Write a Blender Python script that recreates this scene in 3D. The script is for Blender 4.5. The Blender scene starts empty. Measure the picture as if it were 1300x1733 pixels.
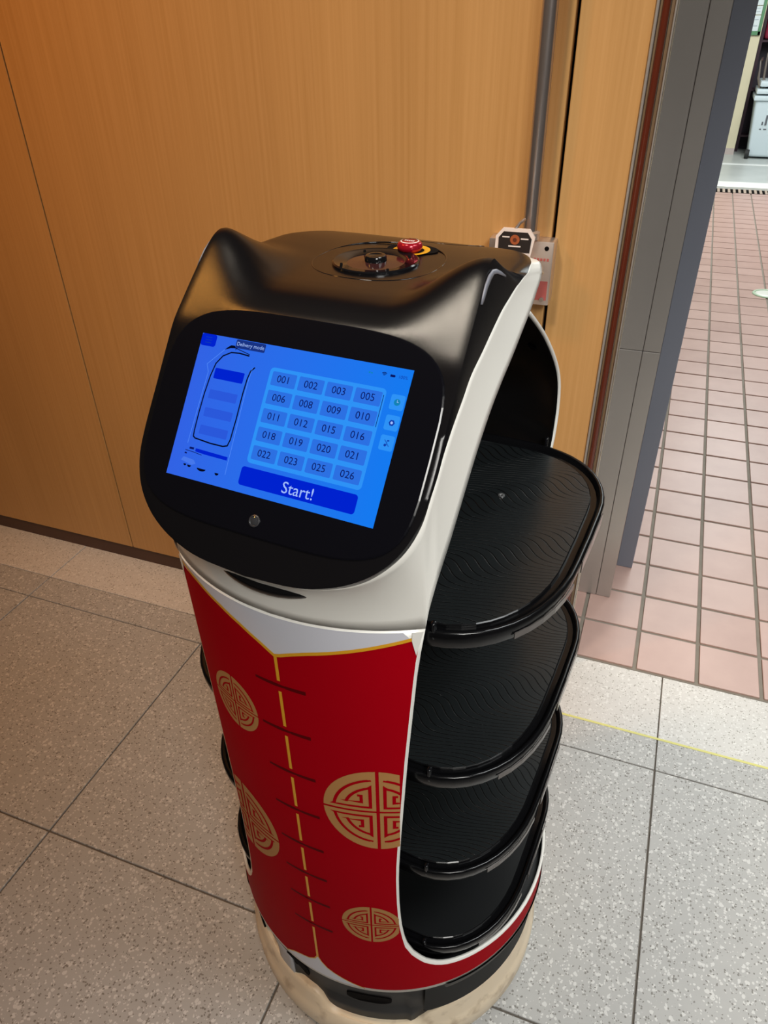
import bpy, bmesh, math, random
import numpy as np
from mathutils import Vector, Matrix
random.seed(7)
C = bpy.context.scene.collection
SC = bpy.context.scene
PI = math.pi

# ------------------------------------------------------------------ camera
FPX, W, H = 1243.0, 1300.0, 1733.0
CAMZ = 1.445
def _dir(x, y):
    a = np.array([x - W/2, y - H/2, FPX]); return a/np.linalg.norm(a)
_down = _dir(687, 2670)
_fw = _dir(1224, -20); _fw = _fw - _down*np.dot(_fw, _down); _fw /= np.linalg.norm(_fw)
_rt = np.cross(_down, _fw)
_R = np.stack([_rt, _fw, -_down])
cd = bpy.data.cameras.new('camera'); cam = bpy.data.objects.new('camera', cd); C.objects.link(cam)
cd.sensor_fit = 'VERTICAL'; cd.sensor_height = 36.0; cd.sensor_width = 27.0
cd.lens = FPX/H*36.0; cd.clip_start = 0.02; cd.clip_end = 60
m = Matrix.Identity(4)
for i in range(3):
    m[i][0] = _R[i][0]; m[i][1] = -_R[i][1]; m[i][2] = -_R[i][2]
m[2][3] = CAMZ
cam.matrix_world = m
SC.camera = cam

# ------------------------------------------------------------------ world, lights, exposure
wd = bpy.data.worlds.new('world'); SC.world = wd; wd.use_nodes = True
bg = wd.node_tree.nodes['Background']; bg.inputs[0].default_value = (1.0, 0.86, 0.72, 1); bg.inputs[1].default_value = 0.04
def area(name, loc, target, size, size_y, energy, color, spread=180):
    l = bpy.data.lights.new(name, 'AREA'); l.shape = 'RECTANGLE'; l.size = size; l.size_y = size_y
    l.energy = energy; l.color = color; l.spread = math.radians(spread)
    o = bpy.data.objects.new(name, l); C.objects.link(o); o.location = loc
    o.rotation_euler = (Vector(target) - Vector(loc)).to_track_quat('-Z', 'Y').to_euler()
    return o
area('warm_ceiling_light', (-1.48, 0.24, 2.6), (-1.42, 1.44, 0.7), 0.2, 0.2, 8.0, (1.0, 0.42, 0.08), 110)
area('wall_wash_light', (-0.66, 0.28, 2.6), (-0.12, 1.44, 1.25), 0.2, 0.2, 5.6, (1.0, 0.88, 0.72), 96)
area('cool_ceiling_light', (1.20, 0.60, 2.6), (0.95, 0.95, 0.0), 1.2, 0.6, 17.0, (0.97, 1.0, 1.0), 100)
area('front_ceiling_light', (0.80, -0.85, 2.45), (0.0, 0.75, 0.85), 0.6, 0.6, 5.0, (1.0, 0.98, 0.93), 60)
area('kitchen_ceiling_light', (0.75, 4.1, 2.65), (0.75, 4.1, 0.0), 1.6, 3.2, 70, (0.95, 1.0, 0.98))
area('kitchen_far_light', (0.9, 7.2, 2.65), (0.9, 7.6, 0.0), 1.2, 2.4, 105, (0.95, 1.0, 1.0))
SC.view_settings.view_transform = 'Standard'; SC.view_settings.look = 'None'
SC.view_settings.gamma = 1.0; SC.view_settings.use_curve_mapping = False
SC.view_settings.exposure = 0.0

# ------------------------------------------------------------------ helpers
def s2l(c):
    return tuple(((v/255)/12.92 if v/255 <= 0.04045 else ((v/255+0.055)/1.055)**2.4) for v in c)
def mat(name, col, rough=0.5, metal=0.0, emit=None, estr=1.0, coat=0.0, spec=None):
    mt = bpy.data.materials.new(name); mt.use_nodes = True
    b = mt.node_tree.nodes['Principled BSDF']
    b.inputs['Base Color'].default_value = (*col, 1); b.inputs['Roughness'].default_value = rough
    b.inputs['Metallic'].default_value = metal
    if coat: b.inputs['Coat Weight'].default_value = coat; b.inputs['Coat Roughness'].default_value = 0.05
    if spec is not None: b.inputs['Specular IOR Level'].default_value = spec
    if emit is not None:
        b.inputs['Emission Color'].default_value = (*emit, 1); b.inputs['Emission Strength'].default_value = estr
    return mt
def ior(mt, v):
    mt.node_tree.nodes['Principled BSDF'].inputs['IOR'].default_value = v; return mt
def nodes(mt): return mt.node_tree.nodes, mt.node_tree.links, mt.node_tree.nodes['Principled BSDF']
def mottled(mt, c1, c2, scale=6, bump=0.0, bscale=300, rvar=None):
    """procedural variation on a principled material"""
    n, l, b = nodes(mt)
    tc = n.new('ShaderNodeTexCoord'); nz = n.new('ShaderNodeTexNoise'); nz.inputs['Scale'].default_value = scale
    nz.inputs['Detail'].default_value = 4
    l.new(tc.outputs['Object'], nz.inputs['Vector'])
    mx = n.new('ShaderNodeMix'); mx.data_type = 'RGBA'
    mx.inputs[6].default_value = (*c1, 1); mx.inputs[7].default_value = (*c2, 1)
    l.new(nz.outputs['Fac'], mx.inputs[0]); l.new(mx.outputs[2], b.inputs['Base Color'])
    if bump:
        nb = n.new('ShaderNodeTexNoise'); nb.inputs['Scale'].default_value = bscale; nb.inputs['Detail'].default_value = 2
        l.new(tc.outputs['Object'], nb.inputs['Vector'])
        bp = n.new('ShaderNodeBump'); bp.inputs['Strength'].default_value = bump; bp.inputs['Distance'].default_value = 0.001
        l.new(nb.outputs['Fac'], bp.inputs['Height']); l.new(bp.outputs['Normal'], b.inputs['Normal'])
    return mt
def link(name, me, m=None, parent=None, smooth=False, loc=None, angle=None):
    o = bpy.data.objects.new(name, me); C.objects.link(o)
    if m is not None:
        for q in (m if isinstance(m, (list, tuple)) else [m]): me.materials.append(q)
    if parent is not None: o.parent = parent
    if loc is not None: o.location = loc
    if smooth:
        for p in me.polygons: p.use_smooth = True
        if angle:
            try: me.set_sharp_from_angle(angle=math.radians(angle))
            except Exception: pass
    return o
def mesh(name, v, f):
    me = bpy.data.meshes.new(name); me.from_pydata([tuple(map(float, p)) for p in v], [], f); me.update(); return me
def fixn(me, flip=False):
    bm = bmesh.new(); bm.from_mesh(me); bmesh.ops.remove_doubles(bm, verts=bm.verts, dist=1e-5)
    bmesh.ops.recalc_face_normals(bm, faces=bm.faces)
    if flip: bmesh.ops.reverse_faces(bm, faces=bm.faces)
    bm.to_mesh(me); bm.free(); return me
def box_bm(bm, x0, x1, y0, y1, z0, z1, bev=0.0, seg=1):
    r = bmesh.ops.create_cube(bm, size=1.0)
    for v in r['verts']:
        v.co = Vector(((x0+x1)/2 + v.co.x*(x1-x0), (y0+y1)/2 + v.co.y*(y1-y0), (z0+z1)/2 + v.co.z*(z1-z0)))
    if bev:
        es = list({e for v in r['verts'] for e in v.link_edges})
        bmesh.ops.bevel(bm, geom=es, offset=bev, segments=seg, affect='EDGES', profile=0.6)
def bm2me(bm, name):
    me = bpy.data.meshes.new(name); bm.to_mesh(me); bm.free(); return me
def box(name, x0, x1, y0, y1, z0, z1, m, parent=None, bev=0.0, seg=1):
    bm = bmesh.new(); box_bm(bm, x0, x1, y0, y1, z0, z1, bev, seg)
    return link(name, bm2me(bm, name), m, parent, smooth=seg > 1, angle=40)
def lathe_me(name, prof, seg=48, cx=0, cy=0):
    v, f = [], []
    for r, z in prof:
        for k in range(seg):
            a = 2*PI*k/seg; v.append((cx + r*math.sin(a), cy - r*math.cos(a), z))
    for i in range(len(prof)-1):
        for k in range(seg):
            k2 = (k+1) % seg
            f.append((i*seg+k, i*seg+k2, (i+1)*seg+k2, (i+1)*seg+k))
    return fixn(mesh(name, v, f))
def tube_bm(bm, pts, r, seg=10):
    pts = [Vector(p) for p in pts]; rings = []
    up = Vector((0.13, 0.31, 0.94))
    for i, p in enumerate(pts):
        d = (pts[min(i+1, len(pts)-1)] - pts[max(i-1, 0)]).normalized()
        a = d.cross(up).normalized(); b = d.cross(a).normalized()
        rings.append([bm.verts.new(p + a*r*math.cos(2*PI*k/seg) + b*r*math.sin(2*PI*k/seg)) for k in range(seg)])
    for i in range(len(rings)-1):
        for k in range(seg):
            bm.faces.new((rings[i][k], rings[i][(k+1) % seg], rings[i+1][(k+1) % seg], rings[i+1][k]))
    bm.faces.new(rings[0]); bm.faces.new(rings[-1])
def tube(name, pts, r, m, parent=None, seg=12):
    bm = bmesh.new(); tube_bm(bm, pts, r, seg); bmesh.ops.recalc_face_normals(bm, faces=bm.faces)
    return link(name, bm2me(bm, name), m, parent, smooth=True, angle=50)
def tag(o, label=None, cat=None, group=None, kind=None):
    if label: o['label'] = label
    if cat: o['category'] = cat
    if group: o['group'] = group
    if kind: o['kind'] = kind
    return o
def empty(name, loc=(0, 0, 0), rz=0):
    o = bpy.data.objects.new(name, None); C.objects.link(o); o.location = loc; o.rotation_euler = (0, 0, rz)
    o.empty_display_size = 0.1; return o
def interp(x, xs, ys): return float(np.interp(x, xs, ys))
def smooth01(x, a, b):
    t = min(1, max(0, (x-a)/(b-a))); return t*t*(3-2*t)

# ------------------------------------------------------------------ materials
def wood_mat():
    mt = mat('wood_veneer', (0.5, 0.26, 0.09), 0.42); n, l, b = nodes(mt)
    g = n.new('ShaderNodeNewGeometry')
    def stretched(sx, sz, scale, detail):
        mp = n.new('ShaderNodeMapping'); mp.inputs['Scale'].default_value = (sx, sx, sz)
        l.new(g.outputs['Position'], mp.inputs['Vector'])
        nz = n.new('ShaderNodeTexNoise'); nz.inputs['Scale'].default_value = scale; nz.inputs['Detail'].default_value = detail
        l.new(mp.outputs['Vector'], nz.inputs['Vector']); return nz
    a = stretched(1, 0.012, 150, 5); c = stretched(1, 0.05, 9, 3)
    r1 = n.new('ShaderNodeValToRGB'); r1.color_ramp.elements[0].position = 0.25; r1.color_ramp.elements[1].position = 0.72
    r1.color_ramp.elements[0].color = (0.475, 0.260, 0.088, 1); r1.color_ramp.elements[1].color = (0.550, 0.312, 0.118, 1)
    l.new(a.outputs['Fac'], r1.inputs['Fac'])
    r2 = n.new('ShaderNodeValToRGB'); r2.color_ramp.elements[0].color = (0.88, 0.86, 0.84, 1); r2.color_ramp.elements[1].color = (1.06, 1.06, 1.06, 1)
    l.new(c.outputs['Fac'], r2.inputs['Fac'])
    mx = n.new('ShaderNodeMix'); mx.data_type = 'RGBA'; mx.blend_type = 'MULTIPLY'; mx.inputs[0].default_value = 1
    l.new(r1.outputs['Color'], mx.inputs[6]); l.new(r2.outputs['Color'], mx.inputs[7]); l.new(mx.outputs[2], b.inputs['Base Color'])
    bp = n.new('ShaderNodeBump'); bp.inputs['Strength'].default_value = 0.08; bp.inputs['Distance'].default_value = 0.001
    l.new(a.outputs['Fac'], bp.inputs['Height']); l.new(bp.outputs['Normal'], b.inputs['Normal'])
    return mt
def terrazzo_mat(name, base, light, dark, rough=0.45):
    mt = mat(name, base, rough); n, l, b = nodes(mt)
    g = n.new('ShaderNodeNewGeometry')
    nz = n.new('ShaderNodeTexNoise'); nz.inputs['Scale'].default_value = 60; l.new(g.outputs['Position'], nz.inputs['Vector'])
    off = n.new('ShaderNodeVectorMath'); off.operation = 'MULTIPLY_ADD'; off.inputs[1].default_value = (0.008, 0.008, 0.0)
    l.new(nz.outputs['Color'], off.inputs[0]); l.new(g.outputs['Position'], off.inputs[2])
    def chips(scale, thr, size):
        vo = n.new('ShaderNodeTexVoronoi'); vo.inputs['Scale'].default_value = scale; vo.voronoi_dimensions = '2D'
        l.new(off.outputs[0], vo.inputs['Vector'])
        sep = n.new('ShaderNodeSeparateColor'); l.new(vo.outputs['Color'], sep.inputs[0])
        a = n.new('ShaderNodeMath'); a.operation = 'GREATER_THAN'; a.inputs[1].default_value = thr; l.new(sep.outputs[0], a.inputs[0])
        # chip size varies with a second random channel
        sz = n.new('ShaderNodeMath'); sz.operation = 'MULTIPLY'; sz.inputs[1].default_value = size; l.new(sep.outputs[1], sz.inputs[0])
        d = n.new('ShaderNodeMath'); d.operation = 'LESS_THAN'; l.new(vo.outputs['Distance'], d.inputs[0]); l.new(sz.outputs[0], d.inputs[1])
        mlt = n.new('ShaderNodeMath'); mlt.operation = 'MULTIPLY'; l.new(a.outputs[0], mlt.inputs[0]); l.new(d.outputs[0], mlt.inputs[1])
        return mlt
    lo = chips(135, 0.76, 0.58); lo2 = chips(230, 0.78, 0.56); dk = chips(260, 0.80, 0.58)
    nb = n.new('ShaderNodeTexNoise'); nb.inputs['Scale'].default_value = 25; nb.inputs['Detail'].default_value = 6; l.new(g.outputs['Position'], nb.inputs['Vector'])
    m0 = n.new('ShaderNodeMix'); m0.data_type = 'RGBA'; m0.inputs[6].default_value = (*[c*0.93 for c in base], 1); m0.inputs[7].default_value = (*[c*1.07 for c in base], 1)
    l.new(nb.outputs['Fac'], m0.inputs[0]); cur = m0.outputs[2]
    for fac, col in ((lo2, light), (lo, light), (dk, dark)):
        mx = n.new('ShaderNodeMix'); mx.data_type = 'RGBA'; mx.inputs[7].default_value = (*col, 1)
        l.new(fac.outputs[0], mx.inputs[0]); l.new(cur, mx.inputs[6]); cur = mx.outputs[2]
    l.new(cur, b.inputs['Base Color'])
    return mt
def quarry_mat():
    mt = mat('quarry_tile', (0.5, 0.27, 0.22), 0.34); n, l, b = nodes(mt)
    oi = n.new('ShaderNodeObjectInfo'); g = n.new('ShaderNodeNewGeometry')
    nz = n.new('ShaderNodeTexNoise'); nz.inputs['Scale'].default_value = 9; nz.inputs['Detail'].default_value = 5; l.new(g.outputs['Position'], nz.inputs['Vector'])
    ad = n.new('ShaderNodeMath'); ad.operation = 'MULTIPLY_ADD'; ad.inputs[1].default_value = 0.45; l.new(oi.outputs['Random'], ad.inputs[0])
    l.new(nz.outputs['Fac'], ad.inputs[2])
    r = n.new('ShaderNodeValToRGB'); r.color_ramp.elements[0].position = 0.25; r.color_ramp.elements[1].position = 1.0
    r.color_ramp.elements[0].color = (0.40, 0.252, 0.212, 1); r.color_ramp.elements[1].color = (0.51, 0.340, 0.292, 1)
    l.new(ad.outputs[0], r.inputs['Fac']); l.new(r.outputs['Color'], b.inputs['Base Color'])
    return mt
def mat_rubber():
    """ribbed rubber tray mat: curved grooves as fine relief"""
    mt = mat('ribbed_rubber', (0.005, 0.006, 0.006), 0.30, spec=0.6); n, l, b = nodes(mt)
    tc = n.new('ShaderNodeTexCoord'); sep = n.new('ShaderNodeSeparateXYZ'); l.new(tc.outputs['Object'], sep.inputs[0])
    def mth(op, a=None, bb=None, c=None):
        q = n.new('ShaderNodeMath'); q.operation = op
        for i, s in enumerate((a, bb, c)):
            if s is None: continue
            if isinstance(s, (int, float)): q.inputs[i].default_value = s
            else: l.new(s, q.inputs[i])
        return q.outputs[0]
    X, Y = sep.outputs[0], sep.outputs[1]
    th = mth('ADD', mth('MULTIPLY', Y, 2*PI/0.150), mth('MULTIPLY', X, -2*PI/0.150))
    ph = mth('MULTIPLY_ADD', mth('SINE', th), 0.0125, Y)
    fr = mth('FRACT', mth('MULTIPLY', ph, 1/0.0078))
    tri = mth('MULTIPLY', mth('ABSOLUTE', mth('SUBTRACT', fr, 0.5)), 2.0)          # 1 at a groove
    gr = n.new('ShaderNodeMapRange'); gr.inputs[1].default_value = 0.80; gr.inputs[2].default_value = 0.96
    l.new(tri, gr.inputs[0])
    bp = n.new('ShaderNodeBump'); bp.inputs['Strength'].default_value = 0.9; bp.inputs['Distance'].default_value = 0.0012; bp.invert = True
    l.new(gr.outputs[0], bp.inputs['Height']); l.new(bp.outputs['Normal'], b.inputs['Normal'])
    mx = n.new('ShaderNodeMix'); mx.data_type = 'RGBA'; mx.inputs[6].default_value = (0.0070, 0.0086, 0.0092, 1); mx.inputs[7].default_value = (0.0012, 0.0014, 0.0016, 1)
    l.new(gr.outputs[0], mx.inputs[0]); l.new(mx.outputs[2], b.inputs['Base Color'])
    return mt
M = {}
M['wood'] = wood_mat()
M['terrazzo'] = terrazzo_mat('grey_terrazzo', (0.42, 0.412, 0.395), (0.60, 0.59, 0.565), (0.21, 0.20, 0.18))
M['terrazzo_light'] = terrazzo_mat('pale_terrazzo', (0.61, 0.585, 0.55), (0.71, 0.69, 0.655), (0.35, 0.33, 0.29))
M['quarry'] = quarry_mat()
M['grout'] = mottled(mat('dark_grout', (0.12, 0.10, 0.08), 0.9), (0.09, 0.075, 0.06), (0.16, 0.14, 0.115), 20)
M['grout_grey'] = mottled(mat('grey_grout', (0.2, 0.17, 0.14), 0.85), (0.17, 0.145, 0.115), (0.27, 0.24, 0.20), 20)
M['dark_skirting'] = mottled(mat('dark_skirting', (0.06, 0.03, 0.02), 0.5), (0.05, 0.022, 0.014), (0.085, 0.04, 0.026), 12)
M['gap'] = mat('gap_black', (0.004, 0.003, 0.003), 0.9, spec=0.1)
M['steel'] = mottled(mat('brushed_bronze_steel', (0.42, 0.385, 0.355), 0.33, 0.6), (0.40, 0.365, 0.335), (0.50, 0.465, 0.435), 3, 0.05, 200)
M['blue_grey'] = mottled(mat('blue_grey_paint', (0.19, 0.20, 0.24), 0.4), (0.175, 0.185, 0.225), (0.205, 0.215, 0.255), 3)
M['rod'] = mottled(mat('rod_steel', (0.45, 0.40, 0.38), 0.28, 0.9), (0.42, 0.37, 0.36), (0.52, 0.47, 0.45), 14)
M['plate'] = mottled(mat('plate_steel', (0.70, 0.60, 0.55), 0.3, 0.8), (0.66, 0.57, 0.52), (0.75, 0.66, 0.6), 20)
M['bead'] = mottled(mat('red_brown_lacquer', (0.09, 0.016, 0.007), 0.2, coat=0.5), (0.07, 0.010, 0.004), (0.12, 0.024, 0.010), 4)
M['tan'] = mottled(mat('tan_edge', (0.17, 0.11, 0.06), 0.4), (0.15, 0.095, 0.05), (0.20, 0.13, 0.075), 5)
M['bright_edge'] = mat('bright_edge', (0.7, 0.62, 0.5), 0.25, 0.8)
M['white'] = mottled(mat('white_shell', (0.78, 0.76, 0.70), 0.32), (0.755, 0.735, 0.68), (0.80, 0.78, 0.725), 5)
M['white_film'] = mottled(mat('lavender_white_film', (0.62, 0.62, 0.68), 0.35), (0.60, 0.60, 0.66), (0.64, 0.64, 0.70), 6)
M['black_in'] = mat('black_inner_shell', (0.004, 0.004, 0.0045), 0.35)
M['black_head'] = mottled(mat('black_head_shell', (0.004, 0.004, 0.005), 0.23, spec=0.3), (0.0035, 0.0035, 0.0042), (0.005, 0.0045, 0.0055), 5, 0.07, 2200)
M['black_gloss'] = mat('black_gloss', (0.005, 0.005, 0.006), 0.10)
M['black_glass'] = mat('black_glass', (0.003, 0.003, 0.005), 0.16, spec=0.3)
M['black_tray'] = mottled(mat('black_tray_plastic', (0.003, 0.003, 0.0035), 0.18), (0.0025, 0.0025, 0.003), (0.004, 0.004, 0.0045), 8)
M['rubber'] = mat_rubber()
M['insert'] = mat('smoke_strip', (0.13, 0.115, 0.108), 0.2, 0.5)
M['red'] = mottled(mat('red_film', (0.36, 0.001, 0.006), 0.40, spec=0.06), (0.35, 0.0006, 0.006), (0.39, 0.0009, 0.0075), 3)
M['red_dark'] = mat('dark_red_print', (0.10, 0.0015, 0.003), 0.45, spec=0.25)
M['yellow'] = mat('yellow_print', (0.70, 0.34, 0.01), 0.4)
M['gold'] = mottled(mat('gold_print', (0.44, 0.22, 0.075), 0.42, spec=0.2), (0.43, 0.21, 0.07), (0.46, 0.23, 0.08), 8)
M['chassis'] = mottled(mat('chassis_grey', (0.04, 0.039, 0.038), 0.45, spec=0.25), (0.034, 0.033, 0.032), (0.05, 0.048, 0.047), 6)
M['cream'] = mottled(mat('cream_bumper', (0.72, 0.62, 0.48), 0.42), (0.74, 0.57, 0.37), (0.82, 0.70, 0.53), 7, 0.05, 60)
M['grey_led'] = mat('grey_led_strip', (0.20, 0.205, 0.24), 0.35)
M['lens'] = mat('camera_lens', (0.03, 0.032, 0.036), 0.08, coat=0.8)
M['lens_ring'] = mat('lens_ring', (0.03, 0.03, 0.034), 0.3)
M['brown_gloss'] = mat('brown_gloss', (0.035, 0.012, 0.012), 0.12)
M['stop_red'] = mat('stop_button_red', (0.36, 0.008, 0.02), 0.18, 0.35)
M['pale_print'] = mat('pale_print', (0.75, 0.68, 0.66), 0.4)
M['screw'] = mat('screw_metal', (0.55, 0.55, 0.55), 0.3, 0.9)
M['tyre'] = mat('wheel_rubber', (0.02, 0.02, 0.02), 0.7)
ior(M['red'], 1.14); ior(M['red_dark'], 1.14); ior(M['gold'], 1.2); ior(M['black_tray'], 1.35); ior(M['chassis'], 1.3)
def grime(mt, col, zlo, zhi):
    n, l, b = nodes(mt); g = n.new('ShaderNodeTexCoord'); nz = n.new('ShaderNodeTexNoise'); nz.inputs['Scale'].default_value = 26; nz.inputs['Detail'].default_value = 7
    l.new(g.outputs['Object'], nz.inputs['Vector'])
    mr = n.new('ShaderNodeMapRange'); mr.inputs[1].default_value = zlo; mr.inputs[2].default_value = zhi; l.new(nz.outputs['Fac'], mr.inputs[0])
    mx = n.new('ShaderNodeMix'); mx.data_type = 'RGBA'; mx.inputs[7].default_value = (*col, 1)
    src = b.inputs['Base Color'].links[0].from_socket
    l.new(mr.outputs[0], mx.inputs[0]); l.new(src, mx.inputs[6]); l.new(mx.outputs[2], b.inputs['Base Color'])
grime(M['cream'], (0.36, 0.25, 0.15), 0.56, 0.80)
def emis(name, rgb, st=1.0):
    return mat(name, (0, 0, 0), 0.5, emit=s2l(rgb), estr=st, spec=0.0)

# ------------------------------------------------------------------ floor (terrazzo dining side)
floor = box('floor', -3.0, 2.0, -1.25, 1.49, -0.05, -0.004, M['grout']); tag(floor, kind='structure')
tile_cache = {}
def tile(parent, x0, x1, y0, y1, gap, m, key, z1=0.0):
    w, d = round(x1-x0, 4), round(y1-y0, 4)
    k = (key, w, d)
    if k not in tile_cache:
        bm = bmesh.new(); box_bm(bm, -w/2+gap, w/2-gap, -d/2+gap, d/2-gap, -0.012, 0.0, 0.0011)
        me = bm2me(bm, 'tile'); me.materials.append(m); tile_cache[k] = me
    return link('tile', tile_cache[k], None, parent, loc=((x0+x1)/2, (y0+y1)/2, z1))
xs = [-2.819 + 0.6012*i for i in range(9)]           # column joints, one of them at x = 0.187
xs = [0.187 + 0.6012*(i-5) for i in range(8)]
ys = [0.5895 - 0.5975*2, 0.5895 - 0.5975, 0.5895, 1.187]
for i in range(len(xs)-1):
    for j in range(len(ys)-1):
        tile(floor, xs[i], xs[i+1], ys[j], ys[j+1], 0.0019, M['terrazzo'], 'g')
    tile(floor, xs[i], xs[i+1], 1.187, 1.2795, 0.0014, M['terrazzo'], 'g')
    tile(floor, xs[i], xs[i+1], 1.2795, 1.4865, 0.0014, M['terrazzo_light'], 'l')
box('floor_line', -0.30, 1.98, 1.2755, 1.2815, 0.0, 0.0007, mat('yellow_line', (0.66, 0.62, 0.20), 0.5), floor)['label'] = 'thin pale yellow line on the terrazzo'

# ------------------------------------------------------------------ kitchen floor (quarry tile)
P = 0.1541
kfloor = box('floor_kitchen', -0.35, 2.0, 1.49, 7.92, -0.05, -0.005, M['grout_grey']); tag(kfloor, kind='structure')
kx = [-0.3466 + P*i for i in range(9)]
rows_single = 27
for j in range(rows_single):
    for i in range(len(kx)-1):
        if j > 3 and kx[i+1] < 0.0: continue
        o = tile(kfloor, kx[i], kx[i+1], 1.492 + P*j, 1.492 + P*(j+1), 0.0052, M['quarry'], 'q')
        o.location.z = random.uniform(-0.0006, 0.0004)
bm = bmesh.new()
for j in range(rows_single, 41):
    for i in range(2, 14):
        x0 = -0.3466 + P*i
        box_bm(bm, x0+0.0052, x0+P-0.0052, 1.492+P*j+0.0052, 1.492+P*(j+1)-0.0052, -0.012, 0.0)
o = link('tile_field', bm2me(bm, 'tile_field'), M['quarry'], kfloor); o['kind'] = 'stuff'
# round floor drain
fd = empty('floor_drain', (0.578, 4.83, 0.0)); tag(fd, 'round pale green floor drain set in the red kitchen tiles', 'drain')
link('rim', lathe_me('rim', [(0.062, 0.0), (0.063, 0.006), (0.070, 0.008), (0.077, 0.005), (0.078, 0.0)], 40), mat('drain_green', (0.45, 0.58, 0.42), 0.4), fd, True)
link('cover', lathe_me('cover', [(0.0, 0.005), (0.045, 0.005), (0.061, 0.003), (0.062, 0.0005)], 40), mat('drain_white', (0.72, 0.72, 0.66), 0.35), fd, True)

# ------------------------------------------------------------------ wood wall at the back
Y0 = 1.44
wall = box('wall_back', -3.0, -0.092, Y0+0.022, 1.74, 0.0, 2.6, M['gap']); tag(wall, kind='structure')
for a, b_ in ((-3.0, -1.4155), (-1.4120, -0.2135)):
    box('panel', a, b_, Y0, Y0+0.022, 0.052, 2.6, M['wood'], wall, 0.0012)
box('panel', -0.2065, -0.092, Y0-0.002, Y0+0.022, 0.052, 2.6, M['wood'], wall, 0.0012)
bb = box('baseboard_back', -3.0, -0.092, Y0+0.006, Y0+0.022, 0.0, 0.050, M['dark_skirting'], None, 0.001); tag(bb, kind='structure')
# moulded edge of the wood wall
tr = empty('trim_1', (0, 0, 0)); tag(tr, kind='structure')
box('edge_strip', -0.0915, -0.0868, Y0-0.006, 1.50, 0.0, 2.6, M['steel'], tr, 0.001)
box('edge_strip', -0.0866, -0.0815, Y0-0.002, 1.50, 0.0, 2.6, M['tan'], tr, 0.001)
bm = bmesh.new(); tube_bm(bm, [(-0.0762, Y0-0.002, 0.0), (-0.0762, Y0-0.002, 1.3), (-0.0762, Y0-0.002, 2.6)], 0.0058, 16)
link('bead', bm2me(bm, 'bead'), M['bead'], tr, True, angle=60)
box('edge_strip', -0.0702, -0.0635, Y0, 1.47, 0.0, 2.6, M['tan'], tr, 0.001)
box('edge_strip', -0.0633, -0.0600, Y0-0.004, 1.455, 0.0, 2.6, M['steel'], tr, 0.0008)
box('edge_strip', -0.0598, -0.0580, Y0-0.002, 1.452, 0.0, 2.6, M['bright_edge'], tr, 0.0005)
# steel door post and blue-grey post behind it
box('reveal', -0.11, -0.078, 1.505, 1.757, 0.0, 2.6, M['steel'], tr, 0.001)
tr2 = empty('trim_2', (0, 0, 0)); tag(tr2, kind='structure')
box('core', -0.12, 0.020, 1.770, 1.90, 0.0, 2.6, mat('post_core', (0.06, 0.055, 0.05), 0.6), tr2)
for x0, x1 in ((-0.12, -0.0180), (-0.0170, 0.0225)):
    for z0, z1 in ((0.0, 0.7592), (0.7606, 2.6)):
        box('panel', x0, x1, 1.757, 1.772, z0, z1, M['steel'], tr2, 0.0012)
tr3 = box('trim_3', 0.0235, 0.0705, 1.918, 1.96, 0.0, 2.6, M['blue_grey'], None, 0.002); tag(tr3, kind='structure')
wl = box('wall_kitchen', -0.35, 0.02, 1.965, 10.3, 0.0, 2.7, mottled(mat('kitchen_wall', (0.5, 0.48, 0.42), 0.5), (0.48, 0.46, 0.4), (0.52, 0.5, 0.44), 2)); tag(wl, kind='structure')

# ------------------------------------------------------------------ far end of the kitchen
plat_m = mottled(mat('grey_platform', (0.5, 0.52, 0.5), 0.35), (0.42, 0.45, 0.43), (0.60, 0.62, 0.60), 4)
plat = box('floor_platform', 0.02, 2.0, 7.96, 10.3, -0.02, 0.012, plat_m); tag(plat, kind='structure')
box('nosing', 0.02, 2.0, 7.93, 8.16, -0.02, 0.022, mat('white_nosing', (0.85, 0.87, 0.82), 0.4), plat, 0.004)
box('strip', 0.02, 2.0, 9.15, 9.22, 0.0, 0.016, mat('pale_strip', (0.8, 0.82, 0.8), 0.4), plat, 0.003)
dg = empty('drain_grate', (1.0, 7.83, 0.0)); tag(dg, 'long slotted drain grate along the foot of the white step', 'drain')
bm = bmesh.new(); box_bm(bm, -0.98, 0.98, -0.085, 0.085, -0.03, 0.0006)
link('channel', bm2me(bm, 'channel'), M['gap'], dg)
me = None
for k in range(44):
    if me is None:
        bm = bmesh.new(); box_bm(bm, -0.011, 0.011, -0.08, 0.08, 0.0006, 0.004, 0.001); me = bm2me(bm, 'bar'); me.materials.append(mat('grate_tan', (0.42, 0.33, 0.26), 0.5))
    link('bar', me, None, dg, loc=(-0.96 + 0.0445*k, 0, 0))
wk = box('wall_far', 0.02, 2.0, 10.25, 10.32, 0.0, 2.7, mottled(mat('dark_far_wall', (0.02, 0.02, 0.035), 0.6), (0.012, 0.013, 0.025), (0.035, 0.02, 0.03), 3)); tag(wk, kind='structure')
yp = box('trim_4', 0.20, 0.452, 9.80, 9.98, 0.0, 2.6, mottled(mat('cream_panel', (0.72, 0.66, 0.46), 0.5), (0.70, 0.63, 0.43), (0.75, 0.69, 0.5), 2), None, 0.004); tag(yp, kind='structure')
box('foot', 0.20, 0.452, 9.795, 9.80, 0.0, 0.075, mat('foot_pink', (0.55, 0.46, 0.43), 0.5), yp)
nb = empty('notice_board', (0.33, 9.795, 1.13)); tag(nb, 'white papers in a green frame on the cream kitchen panel', 'notice')
gm = mat('green_frame', (0.10, 0.27, 0.13), 0.45)
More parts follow.
